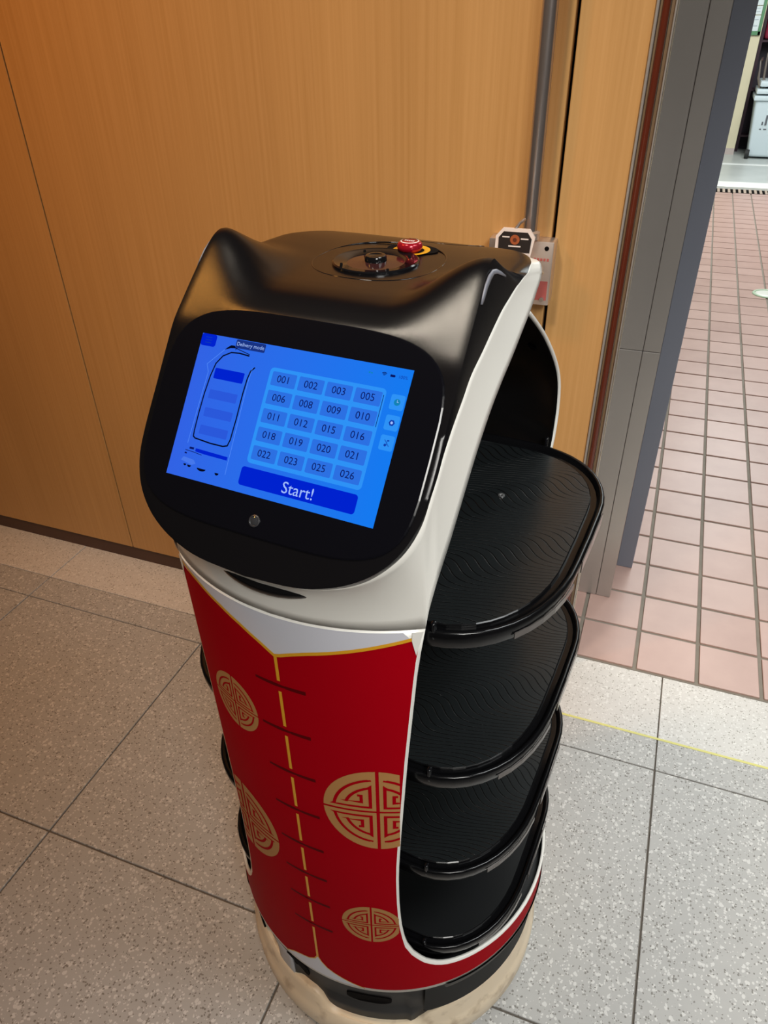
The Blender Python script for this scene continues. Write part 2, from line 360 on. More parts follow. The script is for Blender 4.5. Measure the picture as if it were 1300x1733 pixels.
for bx in ((-0.13, 0.114, -0.015, 0.0, 0.0, 0.035), (0.086, 0.114, -0.015, 0.0, 0.0, 1.0), (-0.13, -0.102, -0.015, 0.0, 0.0, 1.0)):
    box('frame', *bx, gm, nb, 0.002)
pm = mat('paper', (0.72, 0.80, 0.82), 0.6); gl = mat('paper_print', (0.40, 0.47, 0.50), 0.6)
for z0, z1 in ((0.037, 0.17), (0.178, 0.25), (0.256, 0.43), (0.438, 0.60), (0.61, 0.9)):
    p = box('paper', -0.10, 0.084, -0.004, -0.001, z0, z1, pm, nb)
    for k in range(2):
        box('print', -0.06, 0.07, -0.0048, -0.004, z0 + (z1-z0)*(0.3+0.4*k), z0 + (z1-z0)*(0.36+0.4*k), gl, p)
def bin_(loc, label):
    r = empty('wheelie_bin', loc); tag(r, label, 'bin', None)
    bw = mottled(mat('bin_plastic', (0.66, 0.76, 0.80), 0.4), (0.63, 0.73, 0.78), (0.69, 0.79, 0.83), 3)
    bm = bmesh.new(); box_bm(bm, -0.24, 0.24, -0.22, 0.22, 0.02, 0.56, 0.03, 3)
    for v in bm.verts:
        t = (v.co.z-0.02)/0.54; v.co.x *= 0.80+0.2*t; v.co.y *= 0.8+0.2*t
    bd = link('body', bm2me(bm, 'body'), bw, r, True, angle=40)
    box('rim', -0.26, 0.26, -0.24, 0.24, 0.555, 0.60, bw, r, 0.012, 2)
    box('lid', -0.25, 0.25, -0.235, 0.235, 0.615, 0.66, bw, r, 0.015, 2)
    box('lid', -0.23, 0.23, -0.215, 0.215, 0.68, 0.73, bw, r, 0.015, 2)
    for px, hh in ((-0.265, 0.90), (-0.215, 0.97)):
        tube('handle', [(px+0.05, -0.1, 0.64), (px+0.01, -0.1, 0.75), (px, -0.09, hh), (px+0.01, -0.02, hh+0.02), (px+0.01, 0.05, hh)], 0.012, M['rod'], r)
    for sx in (-1, 1):
        bm = bmesh.new(); tube_bm(bm, [(sx*0.20-0.02, -0.17, 0.045), (sx*0.20+0.02, -0.17, 0.045)], 0.045, 18)
        link('wheel', bm2me(bm, 'wheel'), M['tyre'], r, True, angle=50)
    bm = bmesh.new()
    for q in ((-0.10, -0.08, 0.33, 0.43), (-0.055, -0.035, 0.33, 0.43), (-0.13, -0.115, 0.33, 0.36), (-0.08, -0.055, 0.40, 0.43), (-0.14, -0.12, 0.285, 0.295), (-0.10, -0.07, 0.285, 0.295)):
        y = -0.22*(0.8+0.2*((q[2]+q[3])/2-0.02)/0.54)-0.0015
        box_bm(bm, q[0], q[1], y-0.002, y+0.004, q[2], q[3])
    link('marking', bm2me(bm, 'marking'), mat('bin_print', (0.12, 0.13, 0.15), 0.6), r)
    return r
bin_((0.775, 9.74, 0.012), 'pale blue wheeled bin with stacked white lids on the kitchen platform')
shelf = empty('dark_shelf', (0.82, 10.12, 0.012)); tag(shelf, 'dark maroon shelf rack behind the pale wheeled bin', 'shelf')
dm = mottled(mat('dark_maroon', (0.03, 0.012, 0.02), 0.6), (0.02, 0.01, 0.016), (0.05, 0.015, 0.028), 4)
for sx in (-0.34, 0.34): box('post', sx-0.015, sx+0.015, -0.10, 0.10, 0.0, 2.0, dm, shelf)
for z in (0.15, 0.6, 1.05, 1.6): box('shelf', -0.325, 0.325, -0.10, 0.10, z, z+0.02, dm, shelf)
rb = empty('red_sack', (0.60, 10.12, 1.083)); tag(rb, 'crimson bundle on the dark shelf rack beside the notice papers', 'bundle')
bm = bmesh.new(); box_bm(bm, -0.10, 0.10, -0.085, 0.085, 0.0, 0.26, 0.04, 3)
link('cloth', bm2me(bm, 'cloth'), mottled(mat('crimson', (0.30, 0.02, 0.05), 0.6), (0.24, 0.015, 0.035), (0.36, 0.03, 0.07), 12), rb, True)

# ------------------------------------------------------------------ latch, rod and name plate on the wood wall
db = empty('door_bolt', (-0.248, 1.40, 0.96)); tag(db, 'tall steel rod bolt with square latch plate on the wood wall', 'bolt')
rp = [(0, 0, z) for z in (0.135, 0.6, 1.1, 1.62)]
tube('rod', rp, 0.0128, M['rod'], db, 20)
link('collar', lathe_me('collar', [(0.0, 0.128), (0.018, 0.128), (0.019, 0.140), (0.013, 0.143)], 24), M['plate'], db, True, angle=40)
pl = box('latch_plate', -0.075, 0.047, 0.002, 0.040, 0.006, 0.124, M['plate'], db, 0.003, 2)
red_st = mat('red_sticker', (0.42, 0.10, 0.09), 0.3)
box('sticker', 0.004, 0.042, 0.0012, 0.002, 0.016, 0.052, red_st, pl)
for k in range(5): box('sticker_print', 0.012+0.006*k, 0.016+0.006*k, 0.0012, 0.002, 0.089, 0.094, red_st, pl)
for (px, pz, mm) in ((0.034, 0.112, M['gap']), (0.034, 0.018, M['screw'])):
    bm = bmesh.new(); tube_bm(bm, [(px, 0.0025, pz), (px, -0.0025 if mm is M['screw'] else 0.0012, pz)], 0.0042, 14)
    link('screw' if mm is M['screw'] else 'screw_hole', bm2me(bm, 'screw'), mm, pl, True, angle=50)
tube('latch_lever', [(0.020, 0.002, 0.060), (0.024, -0.012, 0.066), (0.034, -0.014, 0.074)], 0.0035, M['bright_edge'], pl)
for k in (1.3,): box('bracket', -0.02, 0.02, 0.006, 0.04, k, k+0.012, M['plate'], db, 0.001)
npl = empty('name_plate', (-0.264, 1.345, 1.083)); tag(npl, 'small white-edged black plate with orange disc hung on the steel bolt', 'plate')
def prism(name, poly, y0, y1, m, parent, bev=0.0):
    bm = bmesh.new(); vs = [bm.verts.new((x, y0, z)) for x, z in poly]; f = bm.faces.new(vs)
    r = bmesh.ops.extrude_face_region(bm, geom=[f])
    for g in r['geom']:
        if isinstance(g, bmesh.types.BMVert): g.co.y = y1
    bmesh.ops.recalc_face_normals(bm, faces=bm.faces)
    return link(name, bm2me(bm, name), m, parent)
out = [(-0.036, -0.062), (0.022, -0.062), (0.036, 0.020), (0.026, 0.034), (-0.022, 0.034), (-0.034, 0.020)]
prism('frame', out, 0.0, 0.006, mat('white_edge', (0.80, 0.70, 0.66), 0.4), npl)
inn = [(-0.0285, -0.006), (0.0285, -0.006), (0.0305, 0.018), (0.023, 0.0285), (-0.020, 0.0285), (-0.0285, 0.018)]
prism('face', inn, -0.001, 0.0, mat('plate_black', (0.018, 0.014, 0.014), 0.4), npl)
bm = bmesh.new(); tube_bm(bm, [(0.001, 0.0, 0.0155), (0.001, -0.002, 0.0155)], 0.0085, 20)
link('disc', bm2me(bm, 'disc'), mat('orange_disc', (0.36, 0.09, 0.03), 0.4), npl, True, angle=50)
bm = bmesh.new(); tube_bm(bm, [(0.001, -0.001, 0.0155), (0.001, -0.0026, 0.0155)], 0.0035, 14)
link('disc_centre', bm2me(bm, 'disc_centre'), mat('plate_brown', (0.12, 0.03, 0.015), 0.4), npl, True, angle=50)
bm = bmesh.new()
for (x0, x1, z) in ((-0.022, -0.009, 0.0185), (0.0115, 0.025, 0.0165), (-0.010, 0.012, 0.003)): box_bm(bm, x0, x1, -0.0016, -0.0008, z, z+0.0022)
link('lettering', bm2me(bm, 'lettering'), M['pale_print'], npl)
prism('lower_face', [(-0.029, -0.056), (0.018, -0.056), (0.0275, -0.008), (-0.029, -0.008)], -0.001, 0.0, mat('plate_silver', (0.62, 0.56, 0.54), 0.35), npl)
bm = bmesh.new()
for k in range(6): box_bm(bm, 0.012+0.001*(k % 3), 0.015+0.0025*(k % 2), -0.0016, -0.0008, -0.048+0.0055*k, -0.0445+0.0055*k)
link('lettering', bm2me(bm, 'lettering'), M['plate'], npl)
tube('link', [(0.0, 0.003, 0.033), (0.004, 0.012, 0.040), (0.010, 0.028, 0.044)], 0.003, M['rod'], npl)

def catmull(a, sub):
    n_ = len(a); out = []
    for i in range(n_-1):
        p0 = a[i-1] if i else 2*a[0]-a[1]; p3 = a[i+2] if i+2 < n_ else 2*a[-1]-a[-2]
        for k in range(sub):
            t = k/sub
            out.append(0.5*((2*a[i]) + (-p0+a[i+1])*t + (2*p0-5*a[i]+4*a[i+1]-p3)*t*t + (-p0+3*a[i]-3*a[i+1]+p3)*t**3))
    out.append(a[-1]); return np.array(out)

# ================================================================== the robot
ROB = empty('delivery_robot', (-0.2739, 0.7166, 0.0), math.radians(-5.2))
tag(ROB, 'black cat-eared serving robot with red robe film, lit blue screen and four trays', 'robot')
R0 = 0.264
def cp(az, z, r=R0):
    a = math.radians(az); return (r*math.sin(a), -r*math.cos(a), z)
# ---- opening edge: half angle of the front (and back) shell at each height
EZ = [0.36, 0.378, 0.40, 0.427, 0.48, 0.545, 0.622, 0.768, 0.913, 0.963]
EA = [29.9, 29.1, 28.45, 27.95, 27.5, 27.4, 28.1, 29.8, 32.0, 33.4]
def edge_az(z): return interp(z, EZ, EA)
RA = [29.9, 32, 35.5, 39.0, 42.4, 47, 52, 64, 78, 90]
RZ = [0.360, 0.334, 0.308, 0.293, 0.284, 0.2785, 0.2755, 0.272, 0.271, 0.271]
def rim_z(az):                                        # az 0..90
    return 0.36 if az <= 29.9 else interp(az, RA, RZ)
ZB = 0.214
def shell_mesh(name, r, z_top_front, z_top_back, dA=0.0, dz=0.0, zb=ZB, back=True, nf=18, azlim=180):
    """round lower band + front (and back) uprights. dA/dz pull the edge in (for film)"""
    v, f = [], []
    def grid(rows):
        base = len(v); nr, nc = len(rows), len(rows[0])
        for rr in rows: v.extend(rr)
        for i in range(nr-1):
            for j in range(nc-1):
                f.append((base+i*nc+j, base+i*nc+j+1, base+(i+1)*nc+j+1, base+(i+1)*nc+j))
    a0 = 29.9 - dA
    fa = list(np.linspace(-a0, a0, 2*nf+1))
    side = [a0 + (90-a0)*(t**1.6) for t in np.linspace(0, 1, 26)]
    right = [a for a in side[1:]]
    q = fa + right                                      # -a0 .. 90
    q2 = [180-a for a in reversed(right[:-1])] + [180 - a for a in reversed(fa)]
    allaz = q + q2 + [180 + a for a in right] + [360 - a for a in reversed(right[:-1])] + [360-a0]
    def top(az):
        a = abs(((az + 180) % 360) - 180); a = 180-a if a > 90 else a
        if a <= a0+1e-6: return 0.36 - dz
        return rim_z(a + dA*max(0, 1-(a-a0)/25)) - dz
    if azlim < 180: allaz = [a for a in [((x+180) % 360)-180 for x in allaz] if abs(a) <= azlim]; allaz = sorted(set(round(a, 5) for a in allaz))
    rows = [[cp(a, zb + (top(a)-zb)*t, r) for a in allaz] for t in np.linspace(0, 1, 6)]
    grid(rows)
    zz = [0.36-dz] + [z for z in np.linspace(0.38, z_top_front, 20)]
    grid([[cp((edge_az(z) if z > 0.3601-dz else 29.9)*u - dA*u, z, r) for u in np.linspace(-1, 1, 2*nf+1)] for z in zz])
    if back:
        zz = [0.36] + list(np.linspace(0.40, 0.94, 14))
        rows = [[cp(180 + interp(z, [0.36, 0.43, 0.6, 0.8, 0.94], [29.9, 28.6, 29.6, 32.4, 35.35])*u, z, r) for u in np.linspace(-1, 1, 2*nf+1)] for z in zz]
        # the back shell bends forward at its top and runs up under the head
        kz = [0.94, 0.97, 0.993, 1.026, 1.056, 1.092, 1.133, 1.165, 1.190]
        ky = [0.2175, 0.2205, 0.2215, 0.2150, 0.1980, 0.1630, 0.1130, 0.0670, 0.0280]
        kxx = [0.1530, 0.1532, 0.1530, 0.1525, 0.1517, 0.1508, 0.1500, 0.1495, 0.1490]
        kh = [0.0, 0.001, 0.003, 0.006, 0.011, 0.017, 0.022, 0.022, 0.016]
        cm = catmull(np.array([kz, ky, kxx, kh]).T, 3)
        ez, ey, ex, hump = cm[:, 0], cm[:, 1], cm[:, 2], cm[:, 3]
        for k in range(1, len(ez)):
            row = []
            for u in np.linspace(-1, 1, 2*nf+1):
                s = 1-u*u
                row.append((-ex[k]*math.sin(u*PI/2*0.72)/math.sin(PI/2*0.72), ey[k] + 0.045*s*(1-0.25*k/24), ez[k] + hump[k]*s))
            rows.append(row)
        grid(rows)
    return fixn(mesh(name, v, f))
me = shell_mesh('body_shell', R0, 0.9625, 1.2)
o = link('body_shell', me, [M['white'], M['black_in']], ROB, True, angle=45)
sm = o.modifiers.new('thickness', 'SOLIDIFY'); sm.thickness = 0.0045; sm.offset = -1; sm.material_offset = 1; sm.material_offset_rim = 0
body = o
# ---- red film over the shell
me = shell_mesh('red_film', R0+0.0004, 0.950, 0, dA=0.75, dz=0.0055, zb=0.2225, back=False, azlim=100)
film = link('red_film', me, M['red'], ROB, True, angle=45); film['label'] = 'red robe film with gold roundels'
# helper: strips and polygons wrapped on the cylinder
def wrap(name, polys, m, parent, r, az0=0, z0=0, kx=1.0, kz=1.0, maxd=0.006):
    """polys in metres (x along the surface from az0, y up from z0), cut into narrow strips and wrapped"""
    bm = bmesh.new()
    for p in polys:
        vs = [bm.verts.new((x*kx, y*kz, 0)) for x, y in p]
        try: bm.faces.new(vs)
        except ValueError: pass
    xs_ = [v.co.x for v in bm.verts]; x0, x1 = min(xs_), max(xs_)
    x = x0 + maxd
    while x < x1:
        bmesh.ops.bisect_plane(bm, geom=bm.verts[:] + bm.edges[:] + bm.faces[:], plane_co=(x, 0, 0), plane_no=(1, 0, 0)); x += maxd
    bmesh.ops.triangulate(bm, faces=bm.faces)
    for v in bm.verts:
        a = math.radians(az0) + v.co.x/R0
        v.co = Vector((r*math.sin(a), -r*math.cos(a), z0 + v.co.y))
    bmesh.ops.recalc_face_normals(bm, faces=bm.faces)
    # face outward
    for fc in bm.faces:
        c = fc.calc_center_median()
        if fc.normal.dot(Vector((c.x, c.y, 0))) < 0: fc.normal_flip()
    return link(name, bm2me(bm, name), m, parent, True)
def stroke(pts, w, closed=False):
    """quads following a polyline"""
    P_ = [Vector((x, y)) for x, y in pts]; out = []; L, Rr = [], []
    n_ = len(P_)
    for i in range(n_):
        if 0 < i < n_-1:
            d1 = (P_[i]-P_[i-1]).normalized(); d2 = (P_[i+1]-P_[i]).normalized(); d = (d1+d2)
            d = d.normalized() if d.length > 1e-6 else d1
            k = 1/max(0.35, d.dot(d1))
        else:
            d = (P_[min(i+1, n_-1)]-P_[max(i-1, 0)]).normalized(); k = 1
        nn = Vector((-d.y, d.x))*w/2*k; L.append(P_[i]+nn); Rr.append(P_[i]-nn)
    for i in range(n_-1): out.append([tuple(L[i]), tuple(L[i+1]), tuple(Rr[i+1]), tuple(Rr[i])])
    return out
def AZ(a): return math.radians(a)*R0
VA = [-33.5, -29.8, -22.8, -14.9, -8.9, -3.7, 0, 3.5, 8, 15.5, 24.7, 33.5]
VZ = [0.9585, 0.956, 0.952, 0.942, 0.931, 0.918, 0.906, 0.914, 0.922, 0.932, 0.944, 0.955]
lo = [(AZ(a), interp(a, VA, VZ)) for a in np.linspace(-33, 30.4, 40)]
hi = [(AZ(a), 0.9605) for a in np.linspace(-33, 28.8, 40)]
wrap('collar_film', [[lo[i], lo[i+1], hi[i+1], hi[i]] for i in range(39)], M['white_film'], ROB, R0+0.0008)['label'] = 'pale lavender collar film above the red robe'
wrap('collar_piping', stroke([(AZ(a), interp(a, VA, VZ)) for a in np.linspace(-32.5, 30.6, 44)], 0.0042), M['yellow'], film, R0+0.0012)
wrap('corner_patch', [[(AZ(30.6), 0.9605), (AZ(30.6), 0.949), (AZ(31.5), 0.930), (AZ(33.0), 0.9605)], [(-AZ(30.6), 0.9605), (-AZ(33.0), 0.9605), (-AZ(31.5), 0.932), (-AZ(30.6), 0.952)]], M['white'], film, R0+0.0014)
FR = [0.862, 0.790, 0.716, 0.644, 0.571, 0.503, 0.437, 0.370]
brk = [0.906]
segs = []
zt = 0.906
for z in FR:
    segs.append((zt, z+0.0075)); zt = z-0.0085
segs.append((zt, 0.272))
wrap('front_piping', [[(-0.0019, b_), (0.0019, b_), (0.0019, a), (-0.0019, a)] for a, b_ in segs], M['yellow'], film, R0+0.0009)
for z in FR:
    wrap('frog_button', [[(-0.031, z-0.0018), (-0.007, z-0.0026), (-0.007, z+0.0026), (-0.031, z+0.0018)], [(-0.007, z-0.0026), (0.007, z-0.0016), (0.007, z+0.0016), (-0.007, z+0.0026)], [(0.007, z-0.0022), (0.031, z-0.0028), (0.031, z+0.0028), (0.007, z+0.0022)]], M['red_dark'], film, R0+0.0007)
# white hem showing where the two robe fronts part
lc = [(-0.2, 0.274), (-1.2, 0.263), (-3.5, 0.2535), (-7, 0.247), (-10, 0.2395), (-12.5, 0.229), (-14, 0.2215)]
rc = [(0.2, 0.274), (1.4, 0.262), (3.2, 0.251), (5.5, 0.2435), (8.5, 0.236), (12, 0.2285), (16, 0.2215)]
wrap('hem_film', [[(AZ(lc[i][0]), lc[i][1]), (AZ(lc[i+1][0]), lc[i+1][1]), (AZ(rc[i+1][0]), rc[i+1][1]), (AZ(rc[i][0]), rc[i][1])] for i in range(6)], M['white_film'], film, R0+0.0007)
wrap('hem_piping', stroke([(AZ(a), z) for a, z in lc], 0.0022) + stroke([(AZ(a), z) for a, z in rc], 0.0022), M['yellow'], film, R0+0.0010)
def roundel(az, z, rx, rz, amax=31.0, amin=-31.0):
    quads, strokes = [], []
    g = 0.022
    for sx in (-1, 1):
        for sz in (-1, 1):
            arc = [(math.cos(t), math.sin(t)) for t in np.linspace(math.asin(g), PI/2-math.asin(g*1.4), 14)]
            quads.append([(sx*x*rx, sz*y*rz) for x, y in [(g*1.4, g)] + arc])
            a1 = [(0.80*math.cos(t), 0.80*math.sin(t)) for t in np.linspace(1.40, 0.15, 12)]
            a2 = [(0.58*math.cos(t)+0.02, 0.58*math.sin(t)+0.03) for t in np.linspace(1.32, 0.36, 9)]
            path = [(0.14, 0.80)] + a1 + [(0.80, 0.115), (0.13, 0.115), (0.13, 0.62)] + a2 + [(0.60, 0.235), (0.29, 0.235), (0.29, 0.40), (0.36, 0.40)]
            strokes += stroke([(sx*x*rx, sz*y*rz) for x, y in path], 0.052*rz)
    lim = AZ(amax-az); lim0 = AZ(amin-az)
    def clip(polys):
        out = []
        for p in polys:
            for (L_, sgn) in ((lim, 1), (lim0, -1)):
                q = []
                for i in range(len(p)):
                    a, b_ = p[i], p[(i+1) % len(p)]
                    ia, ib = (a[0]-L_)*sgn <= 0, (b_[0]-L_)*sgn <= 0
                    if ia: q.append(a)
                    if ia != ib:
                        t = (L_-a[0])/(b_[0]-a[0]); q.append((L_, a[1]+t*(b_[1]-a[1])))
                p = q
                if len(p) < 3: break
            if len(p) >= 3: out.append(p)
        return out
    a = wrap('gold_roundel', clip(quads), M['gold'], film, R0+0.0007, az, z); a['label'] = 'gold key-pattern roundel'
    wrap('key_lines', clip(strokes), M['red'], a, R0+0.0010, az, z)
roundel(22.4, 0.676, 0.065, 0.075, edge_az(0.676)-0.85)
roundel(19.2, 0.415, 0.041, 0.046, edge_az(0.415)-0.85)
roundel(-16.4, 0.790, 0.0375, 0.043)
roundel(-22.0, 0.542, 0.062, 0.073, 31, -(edge_az(0.55)-1.3))

# ---- head stations
SY, SZ = -0.207, 1.140
UPy, UPz = 0.6142, 0.7892
NFy, NFz = -0.7892, 0.6142
def fp(u, v, off=0.0): return (u, SY + v*UPy + off*NFy, SZ + v*UPz + off*NFz)
def fx(v): 
    return 0.148 if v > -0.03 else 0.148*max(0.0, 1-((-0.03-v)/0.108)**2.4)**(1/2.4)
ST = []                                                 # (centre yz, ear yz, X, A xyz, B xyz)
seam_az = [0, 7.5, 15, 21.5, 27, 31, 33.4, None]
vlist = [-0.138, -0.1345, -0.126, -0.114, -0.099, -0.080, -0.056, -0.030]
offs = [-0.012, -0.012, -0.012, -0.011, -0.009, -0.007, -0.005, -0.004]
for v, of, az in zip(vlist, offs, seam_az):
    c = fp(0, v)[1:]; X = fx(v)
    a = fp(X+0.001 if X > 0.01 else X, v-(0.001 if v < -0.1 else 0), of)
    ST.append((c, c, X, a, cp(az, 0.963) if az is not None else (0.1478, -0.2187, 0.986)))
def add(c, e, X, A, B): ST.append((c, e, X, A, B))
for v, of, B in ((-0.012, -0.004, (0.1515, -0.2115, 1.013)), (0.006, -0.0045, (0.1537, -0.186, 1.045)), (0.03, -0.009, (0.1555, -0.138, 1.102)), (0.055, -0.016, (0.156, -0.103, 1.134))):
    c = fp(0, v)[1:]; add(c, c, 0.148, fp(0.150, v, of), B)
add(fp(0, 0.078)[1:], (-0.1600, 1.2005), 0.1475, (0.150, -0.142, 1.188), (0.156, -0.072, 1.153))
add(fp(0, 0.094)[1:], (-0.1445, 1.2155), 0.1465, (0.150, -0.116, 1.199), (0.156, -0.042, 1.168))
add((-0.138, 1.2215), (-0.1250, 1.2335), 0.1452, (0.150, -0.090, 1.211), (0.156, -0.014, 1.184))
add((-0.124, 1.2280), (-0.1075, 1.2490), 0.1438, (0.150, -0.068, 1.220), (0.155, 0.010, 1.194))
add((-0.110, 1.2310), (-0.0940, 1.2600), 0.1425, (0.150, -0.050, 1.2245), (0.154, 0.025, 1.201))
add((-0.098, 1.2320), (-0.0835, 1.2655), 0.1418, (0.150, -0.038, 1.2275), (0.153, 0.036, 1.206))
add((-0.088, 1.2323), (-0.0735, 1.2665), 0.1415, (0.150, -0.028, 1.2295), (0.1525, 0.044, 1.2100))
add((-0.072, 1.2325), (-0.0620, 1.2605), 0.1415, (0.150, -0.018, 1.2305), (0.152, 0.051, 1.2140))
add((-0.050, 1.2325), (-0.0440, 1.2500), 0.1420, (0.1495, -0.004, 1.2315), (0.151, 0.057, 1.2180))
add((-0.020, 1.2325), (-0.0180, 1.2385), 0.1430, (0.149, 0.010, 1.2315), (0.151, 0.0555, 1.2215))
add((0.015, 1.2325), (0.0150, 1.2360), 0.1425, (0.1465, 0.024, 1.2330), (0.1498, 0.0570, 1.2255))
add((0.048, 1.2315), (0.0480, 1.2345), 0.1380, (0.1420, 0.045, 1.2325), (0.1455, 0.0620, 1.2285))
add((0.084, 1.2288), (0.0840, 1.2300), 0.1200, (0.123, 0.094, 1.2240), (0.127, 0.104, 1.2180))
add((0.106, 1.2250), (0.1060, 1.2250), 0.0920, (0.095, 0.115, 1.2200), (0.097, 0.129, 1.2060))
add((0.117, 1.2215), (0.1170, 1.2215), 0.0560, (0.058, 0.126, 1.2170), (0.060, 0.139, 1.2030))
add((0.122, 1.2185), (0.1220, 1.2185), 0.0, (0.0, 0.131, 1.2150), (0.0, 0.143, 1.2010))
arr = np.array([[*s[0], *s[1], s[2], *s[3], *s[4]] for s in ST])
S = catmull(arr, 4)
for i in range(5*4, 9*4+1): S[i, 8:11] = [interp(i/4, np.arange(len(arr)), arr[:, c]) for c in (8, 9, 10)]
S[:, 4] = np.maximum(S[:, 4], 0); S[:, 5] = np.maximum(S[:, 5], 0); S[:, 8] = np.maximum(S[:, 8], 0)
# ends: X goes to zero like a rounded cap, so resample near the two poles by the closed form
NR = len(S); NC = 33
v, f = [], []
for i in range(NR):
    cy, cz, ey, ez, X = S[i, :5]
    for j in range(NC):
        q = -1 + 2*j/(NC-1); q = math.sin(q*PI/2)*0.55 + q*0.45
        x = q*X; w = smooth01(abs(x), 0.058, 0.139)
        # softly rounded outer border
        e = max(0.0, (abs(q)-0.975)/0.025)
        v.append((x, cy + (ey-cy)*w, cz + (ez-cz)*w - 0.0008*e*e))
for i in range(NR-1):
    for j in range(NC-1):
        f.append((i*NC+j, i*NC+j+1, (i+1)*NC+j+1, (i+1)*NC+j))
# black side wall down to the white band
base = len(v)
for i in range(NR):
    for sx in (-1, 1):
        p = v[i*NC + (NC-1 if sx > 0 else 0)]
        ax, ay, az_ = S[i, 5]*sx, S[i, 6], S[i, 7]
        v.append((p[0]*0.62+ax*0.38+0.0004*sx*(1 if S[i, 4] > .1 else 0), p[1]*0.65+ay*0.35, p[2]*0.65+az_*0.35)); v.append((ax, ay, az_))
for i in range(NR-1):
    for s_, col in ((0, 0), (1, NC-1)):
        p0, p1 = i*NC+col, (i+1)*NC+col
        a0, a1 = base+i*4+s_*2, base+(i+1)*4+s_*2
        f.append((p0, p1, a1, a0)); f.append((a0, a1, a1+1, a0+1))
me = mesh('head_cap', v, f)
fixn(me)
head = link('head_cap', me, M['black_head'], ROB, True, angle=52); head['label'] = 'black visor and ears'
# ---- white head shell: band from the visor edge to the opening edge / collar seam
v, f = [], []
NK = 9
for sx in (1, -1):
    base = len(v)
    for i in range(NR):
        A = np.array(S[i, 5:8]); B = np.array(S[i, 8:11])
        A = A*np.array([sx, 1, 1]); B = B*np.array([sx, 1, 1])
        low = 1-smooth01(i/4.0, 4.5, 9.5)             # collar part
        rr = R0+0.0002; hx = A[0]*0.5+B[0]*0.5
        ctrl_low = np.array([hx, -math.sqrt(max(1e-6, rr*rr-hx*hx)), min(A[2], 0.5*A[2]+0.5*B[2]+0.012)])
        mid = (A+B)/2 + np.array([-0.002*sx, 0, 0])
        Cc = ctrl_low*low + mid*(1-low)
        for k in range(NK):
            t = k/(NK-1); p = A*(1-t)**2 + Cc*2*t*(1-t) + B*t*t
            v.append(tuple(p))
    for i in range(NR-1):
        for k in range(NK-1):
            f.append((base+i*NK+k, base+i*NK+k+1, base+(i+1)*NK+k+1, base+(i+1)*NK+k))
me = fixn(mesh('head_shell', v, f))
hs = link('head_shell', me, [M['white'], M['black_in']], ROB, True, angle=50)
sm = hs.modifiers.new('thickness', 'SOLIDIFY'); sm.thickness = 0.004; sm.offset = -1; sm.material_offset = 1; sm.material_offset_rim = 0
# ---- black inner lining: front column wall, then the ceiling over the top tray
prof = []
for z in np.linspace(0.285, 0.963, 18):
    a = math.radians(edge_az(z)); prof.append((R0*math.sin(a)-0.0045, -R0*math.cos(a)+0.0035, z))
for i in range(6*4+2, NR-16):
    prof.append((S[i, 8]-0.0045, S[i, 9]+0.001, S[i, 10]-0.003))
prof.append((0.13, 0.10, 1.196)); prof.append((0.11, 0.125, 1.19))
v, f = [], []
for x, y, z in prof:
    for u in np.linspace(-1, 1, 9): v.append((x*u, y, z))
for i in range(len(prof)-1):
    for k in range(8): f.append((i*9+k, i*9+k+1, (i+1)*9+k+1, (i+1)*9+k))
link('inner_lining', mesh('inner_lining', v, f), M['black_in'], ROB, True, angle=60)
# deck closing the lower body under the bottom tray
link('deck', lathe_me('deck', [(0.0, 0.262), (0.2, 0.262), (0.258, 0.255)], 64), M['black_in'], ROB, True)
# screw hole in the back shell
bm = bmesh.new(); tube_bm(bm, [(0.1132, 0.1925, 1.0830), (0.1160, 0.1975, 1.0880)], 0.0062, 16); link('screw_hole', bm2me(bm, 'screw_hole'), M['gap'], ROB)
# ---- mouth sensor slot below the chin
bm = bmesh.new(); bmesh.ops.create_uvsphere(bm, u_segments=32, v_segments=16, radius=1.0)
for q in bm.verts:
    x = q.co.x*0.058; bend = (R0 - math.sqrt(R0*R0 - x*x))
    q.co = Vector((x, -0.2635 + bend*0.9 + q.co.y*0.011, 1.001 + bend*0.75 + q.co.z*0.0105))
link('sensor_slot', bm2me(bm, 'sensor_slot'), M['black_gloss'], ROB, True)
# ---- glass face panel
def face_poly(hw, v0, v1, nn, n_=64):
    vc, hv = (v0+v1)/2, (v1-v0)/2; out = []
    for k in range(n_):
        t = 2*PI*k/n_; c_, s_ = math.cos(t), math.sin(t)
        out.append((hw*math.copysign(abs(c_)**(2/nn), c_), vc + hv*math.copysign(abs(s_)**(2/nn), s_)))
    return out
def face_sheet(name, polys, off, m, parent, thick=0.0):
    v, f = [], []
    for p in polys:
        b0 = len(v); v += [fp(a, b_, off) for a, b_ in p]; f.append(tuple(range(b0, b0+len(p))))
    me = mesh(name, v, f)
    bm = bmesh.new(); bm.from_mesh(me)
    for fc in bm.faces:
        if fc.normal.dot(Vector((0, NFy, NFz))) < 0: fc.normal_flip()
    bm.to_mesh(me); bm.free()
    return link(name, me, m, parent)
v, f = [], []
rings = [(face_poly(0.1425, -0.1035, 0.0965, 4.2), 0.0), (face_poly(0.1425, -0.1035, 0.0965, 4.2), 0.0010), (face_poly(0.1412, -0.1022, 0.0952, 4.2), 0.0016)]
for pl_, of in rings: v += [fp(a, b_, of) for a, b_ in pl_]
n_ = 64
for i in range(2):
    for k in range(n_): f.append((i*n_+k, i*n_+(k+1) % n_, (i+1)*n_+(k+1) % n_, (i+1)*n_+k))
f.append(tuple(range(2*n_, 3*n_)))
panel = link('face_glass', fixn(mesh('face_glass', v, f)), M['black_glass'], ROB, False)
